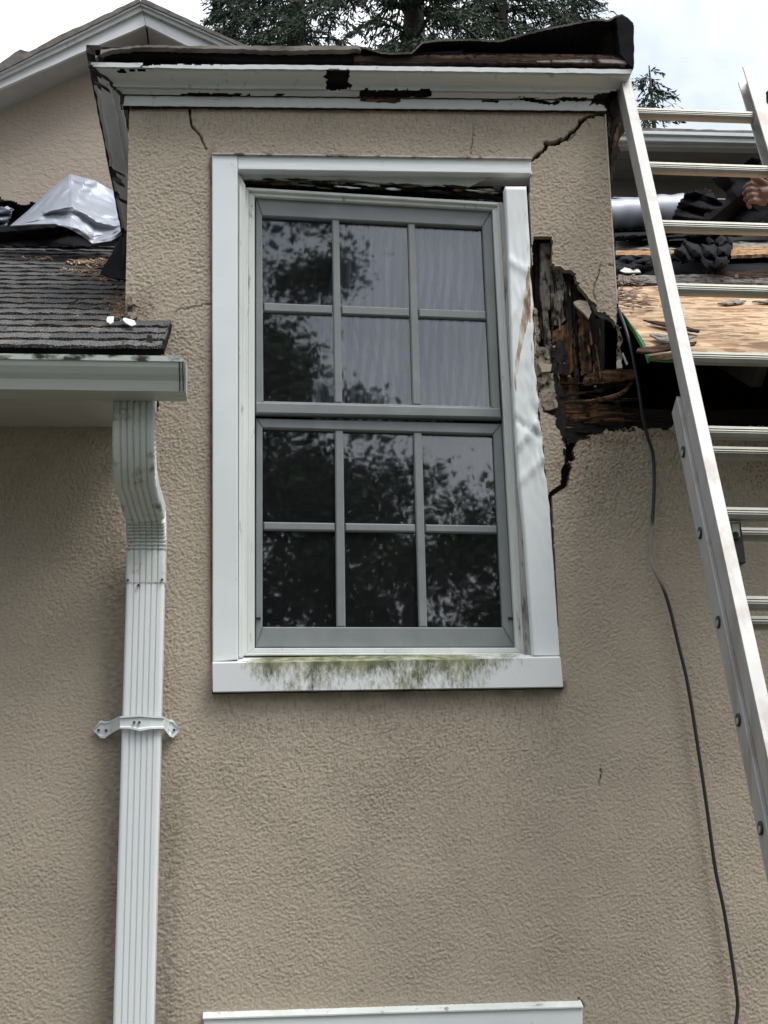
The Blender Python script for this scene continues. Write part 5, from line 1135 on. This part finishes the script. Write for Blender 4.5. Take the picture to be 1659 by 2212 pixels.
# ------------------------------------------------------------------ trees
BARK = simple('grey_bark', (0.03, 0.026, 0.022), (0.085, 0.075, 0.065), 14, .95, stretch=(1, 1, .2), bmp=.7, bscale=30, bdist=.02)
def leafmat(name, a, b, c):
    m, t, bs = newmat(name); g = t.nodes.new('ShaderNodeNewGeometry')
    col = cramp(t, g.outputs['Random Per Island'], [(0.0, a), (0.5, b), (1.0, c)]); t.links.new(col, bs.inputs['Base Color']); bs.inputs['Roughness'].default_value = .6; bs.inputs['Specular IOR Level'].default_value = .3
    return m
CONI = leafmat('conifer_needles', (0.009, 0.022, 0.011), (0.019, 0.040, 0.019), (0.034, 0.062, 0.030)); LEAF = leafmat('broad_leaves', (0.03, 0.055, 0.018), (0.05, 0.085, 0.028), (0.08, 0.12, 0.045))
def npmesh(name, V, F4, mat, parent):
    me = bpy.data.meshes.new(name); V = V - np.array(wpos(parent)); k = F4.shape[1]
    me.vertices.add(len(V)); me.vertices.foreach_set('co', V.astype(np.float32).ravel()); me.loops.add(F4.size); me.loops.foreach_set('vertex_index', F4.astype(np.int32).ravel())
    me.polygons.add(len(F4)); me.polygons.foreach_set('loop_start', np.arange(len(F4), dtype=np.int32) * k); me.update(calc_edges=True); me.materials.append(mat)
    return link(bpy.data.objects.new(name, me), parent)
def blades(C, D, L, Wd, rg, fold=0.0):
    """one quad blade per row: base C, direction D, length L, width Wd"""
    r = rg.standard_normal(D.shape); s = np.cross(D, r); s /= np.linalg.norm(s, axis=1)[:, None] + 1e-9
    L = L[:, None]; Wd = Wd[:, None]
    return np.stack([C - s * Wd * .3, C + D * L * .5 - s * Wd, C + D * L, C + D * L * .5 + s * Wd], 1).reshape(-1, 3)
def conifer(x, y, h, rad, seed, label, zlo, zhi, twn=20, droop=.55, whorl=.24, nbd=14):
    """spruce: whorls of drooping limbs hung with needle sprays; denser between zlo and zhi where it is seen close"""
    rg = np.random.default_rng(seed); rr = random.Random(seed); root = thing('conifer_tree', label, 'tree', (x, y, 0), 'conifers behind the house')
    v, f_ = tube([(x, y, 0), (x + .03, y, h * .3), (x, y, h * .6), (x + .02, y, h * .85), (x, y, h)], [h * .018, h * .014, h * .009, h * .004, .006], 10); tv, tf = v, list(f_)
    C = []; D = []; L = []; Wd = []; z = 1.2
    while z < h - .05:
        dense = zlo <= z <= zhi; nb = nbd if dense else 4; rb = rad * (1 - z / h) ** .75 + .06
        for k in range(nb):
            a = rr.uniform(0, 6.283); ln_ = rb * rr.uniform(.65, 1.1); pts = []
            for q in range(6):
                t = q / 5; pts.append(Vector((x + math.cos(a) * ln_ * t, y + math.sin(a) * ln_ * t, z + .10 * ln_ * math.sin(t * 2.2) - droop * ln_ * t * t + rr.uniform(-.02, .02))))
            vv, ff = tube(pts, [max(.004, .016 * ln_ * (1 - .85 * q / 5)) for q in range(6)], 5); b0 = len(tv); tv = tv + vv; tf += [tuple(b0 + i for i in g_) for g_ in ff]
            n = int((twn if dense else twn * .35) * max(.4, ln_))
            for q in range(n):
                t = rr.uniform(.12, 1.0); i = min(4, int(t * 5)); p = pts[i].lerp(pts[i + 1], t * 5 - i); side = rr.choice((-1, 1)); aa = a + side * rr.uniform(.5, 1.2)
                d = Vector((math.cos(aa), math.sin(aa), -rr.uniform(.25, 1.1))).normalized(); tl_ = rr.uniform(.12, .34) * (1.1 - .4 * t); m = 13 if dense else 5
                for w in range(m):
                    u = w / m; C.append(p + d * tl_ * u); e = d + Vector((rr.gauss(0, .55), rr.gauss(0, .55), rr.gauss(-.25, .4))); D.append(e.normalized()); L.append(rr.uniform(.035, .08) * (1 if dense else 2.0)); Wd.append(rr.uniform(.005, .010) * (1 if dense else 3))
        z += whorl * rr.uniform(.7, 1.3) * (1 if dense else 1.7)
    C = np.array(C); D = np.array(D); V = blades(C, D, np.array(L), np.array(Wd), rg); npmesh('crown', V, np.arange(len(V)).reshape(-1, 4), CONI, root)
    mesh('trunk', tv, tf, BARK, root, True); return root
def pxcon(px, py, Y): p = U(px, py, Y); return p
p = U(893, 60, 13.0); conifer(p.x, 13.0, p.z + 4.2, 3.4, 3, 'dark spruce with drooping limbs rising behind the dormer roof', p.z - .9, p.z + .9, 26)
p = U(1080, 60, 14.6); conifer(p.x, 14.6, p.z + 3.0, 2.6, 5, 'second spruce crowding behind the right half of the dormer roof', p.z - .8, p.z + .8, 24)
p = U(640, 60, 14.2); conifer(p.x, 14.2, p.z + 3.2, 2.5, 6, 'spruce behind the left half of the dormer roof', p.z - .8, p.z + .8, 24)
p = U(1240, 60, 15.5); conifer(p.x, 15.5, p.z + 1.6, 1.9, 15, 'slimmer spruce at the right edge of the group behind the dormer', p.z - .8, p.z + .8, 24)
p = U(500, 60, 15.0); conifer(p.x, 15.0, p.z + 1.0, 1.5, 16, 'slimmer spruce at the left edge of the group behind the dormer', p.z - .8, p.z + .8, 24)
p = U(1402, 142, 12.4); conifer(p.x, 12.4, p.z, .80, 8, 'small spruce tip showing between dormer and ladder rungs', p.z - 1.0, p.z + .2, 10, -.25, .15, 5)
def leaftree(x, y, cz, rx, rz, n, seed, label, lean=0, ls=1.0):
    rg = np.random.default_rng(seed); root = thing('broadleaf_tree', label, 'tree', (x, y, 0), 'garden trees behind the camera')
    nc = 150; d = rg.standard_normal((nc, 3)); d /= np.linalg.norm(d, axis=1)[:, None]; rad = rg.uniform(.35, 1.0, nc) ** .6
    cc = np.array([x + lean, y, cz]) + d * rad[:, None] * np.array([rx, rx, rz]); per = n // nc
    V = []; cr_ = rg.uniform(.45, 1.0, nc)
    C = np.repeat(cc, per, 0) + rg.standard_normal((nc * per, 3)) * np.repeat(cr_, per)[:, None] * np.array([.5, .5, .32]); D = rg.standard_normal((nc * per, 3)); D[:, 2] -= .4; D /= np.linalg.norm(D, axis=1)[:, None]
    big_ = np.where(rg.random(nc * per) < .2, 1.7, .8) * ls; V = blades(C, D, rg.uniform(.06, .12, nc * per) * big_, rg.uniform(.02, .04, nc * per) * big_, rg); npmesh('crown', V, np.arange(len(V)).reshape(-1, 4), LEAF, root)
    tv, tf = tube([(x, y, 0), (x + .1, y, cz * .3), (x + lean * .5, y, cz * .65), (x + lean, y, cz + rz * .5)], [.28, .22, .16, .04], 10); tf = list(tf)
    for k in range(0, nc, 3):
        b = Vector((x + lean * .6, y, cz - rz * .55 + .5 * rz * (k / nc))); vv, ff = tube([b, b.lerp(Vector(cc[k]), .5) + Vector((0, 0, .2)), cc[k]], [.07, .04, .012], 5); b0 = len(tv); tv = tv + vv; tf += [tuple(b0 + i for i in g_) for g_ in ff]
    mesh('trunk', tv, tf, BARK, root, True)
leaftree(-2.3, -12, 9.6, 4.2, 5.8, 135000, 1, 'tall leafy tree reflected in the window panes')
leaftree(2.3, -13, 5.5, 2.8, 3.5, 64000, 2, 'lower leafy tree reflected in the lower right panes')
for k, (x, y, cz, rx, rz) in enumerate(((-10, -12, 8.0, 4.6, 5.2), (-18, -9, 8.0, 5.0, 5.5), (9.5, -14, 6.5, 4.2, 4.4), (17, -10, 7.0, 5.0, 5.0), (-22, 1, 7.5, 5, 5))):  # unseen side trees, added to block light from the low sky
    leaftree(x, y, cz, rx, rz, 16000, 3 + k, ['unseen leafy tree left of the viewer, added to block low sky', 'unseen broad leafy tree far left behind the viewer, added to block low sky', 'unseen leafy tree right of the viewer, added to block low sky', 'unseen broad leafy tree far right behind the viewer, added to block low sky', 'unseen leafy tree far to the left, added to block low sky'][k], 0, 3.2)
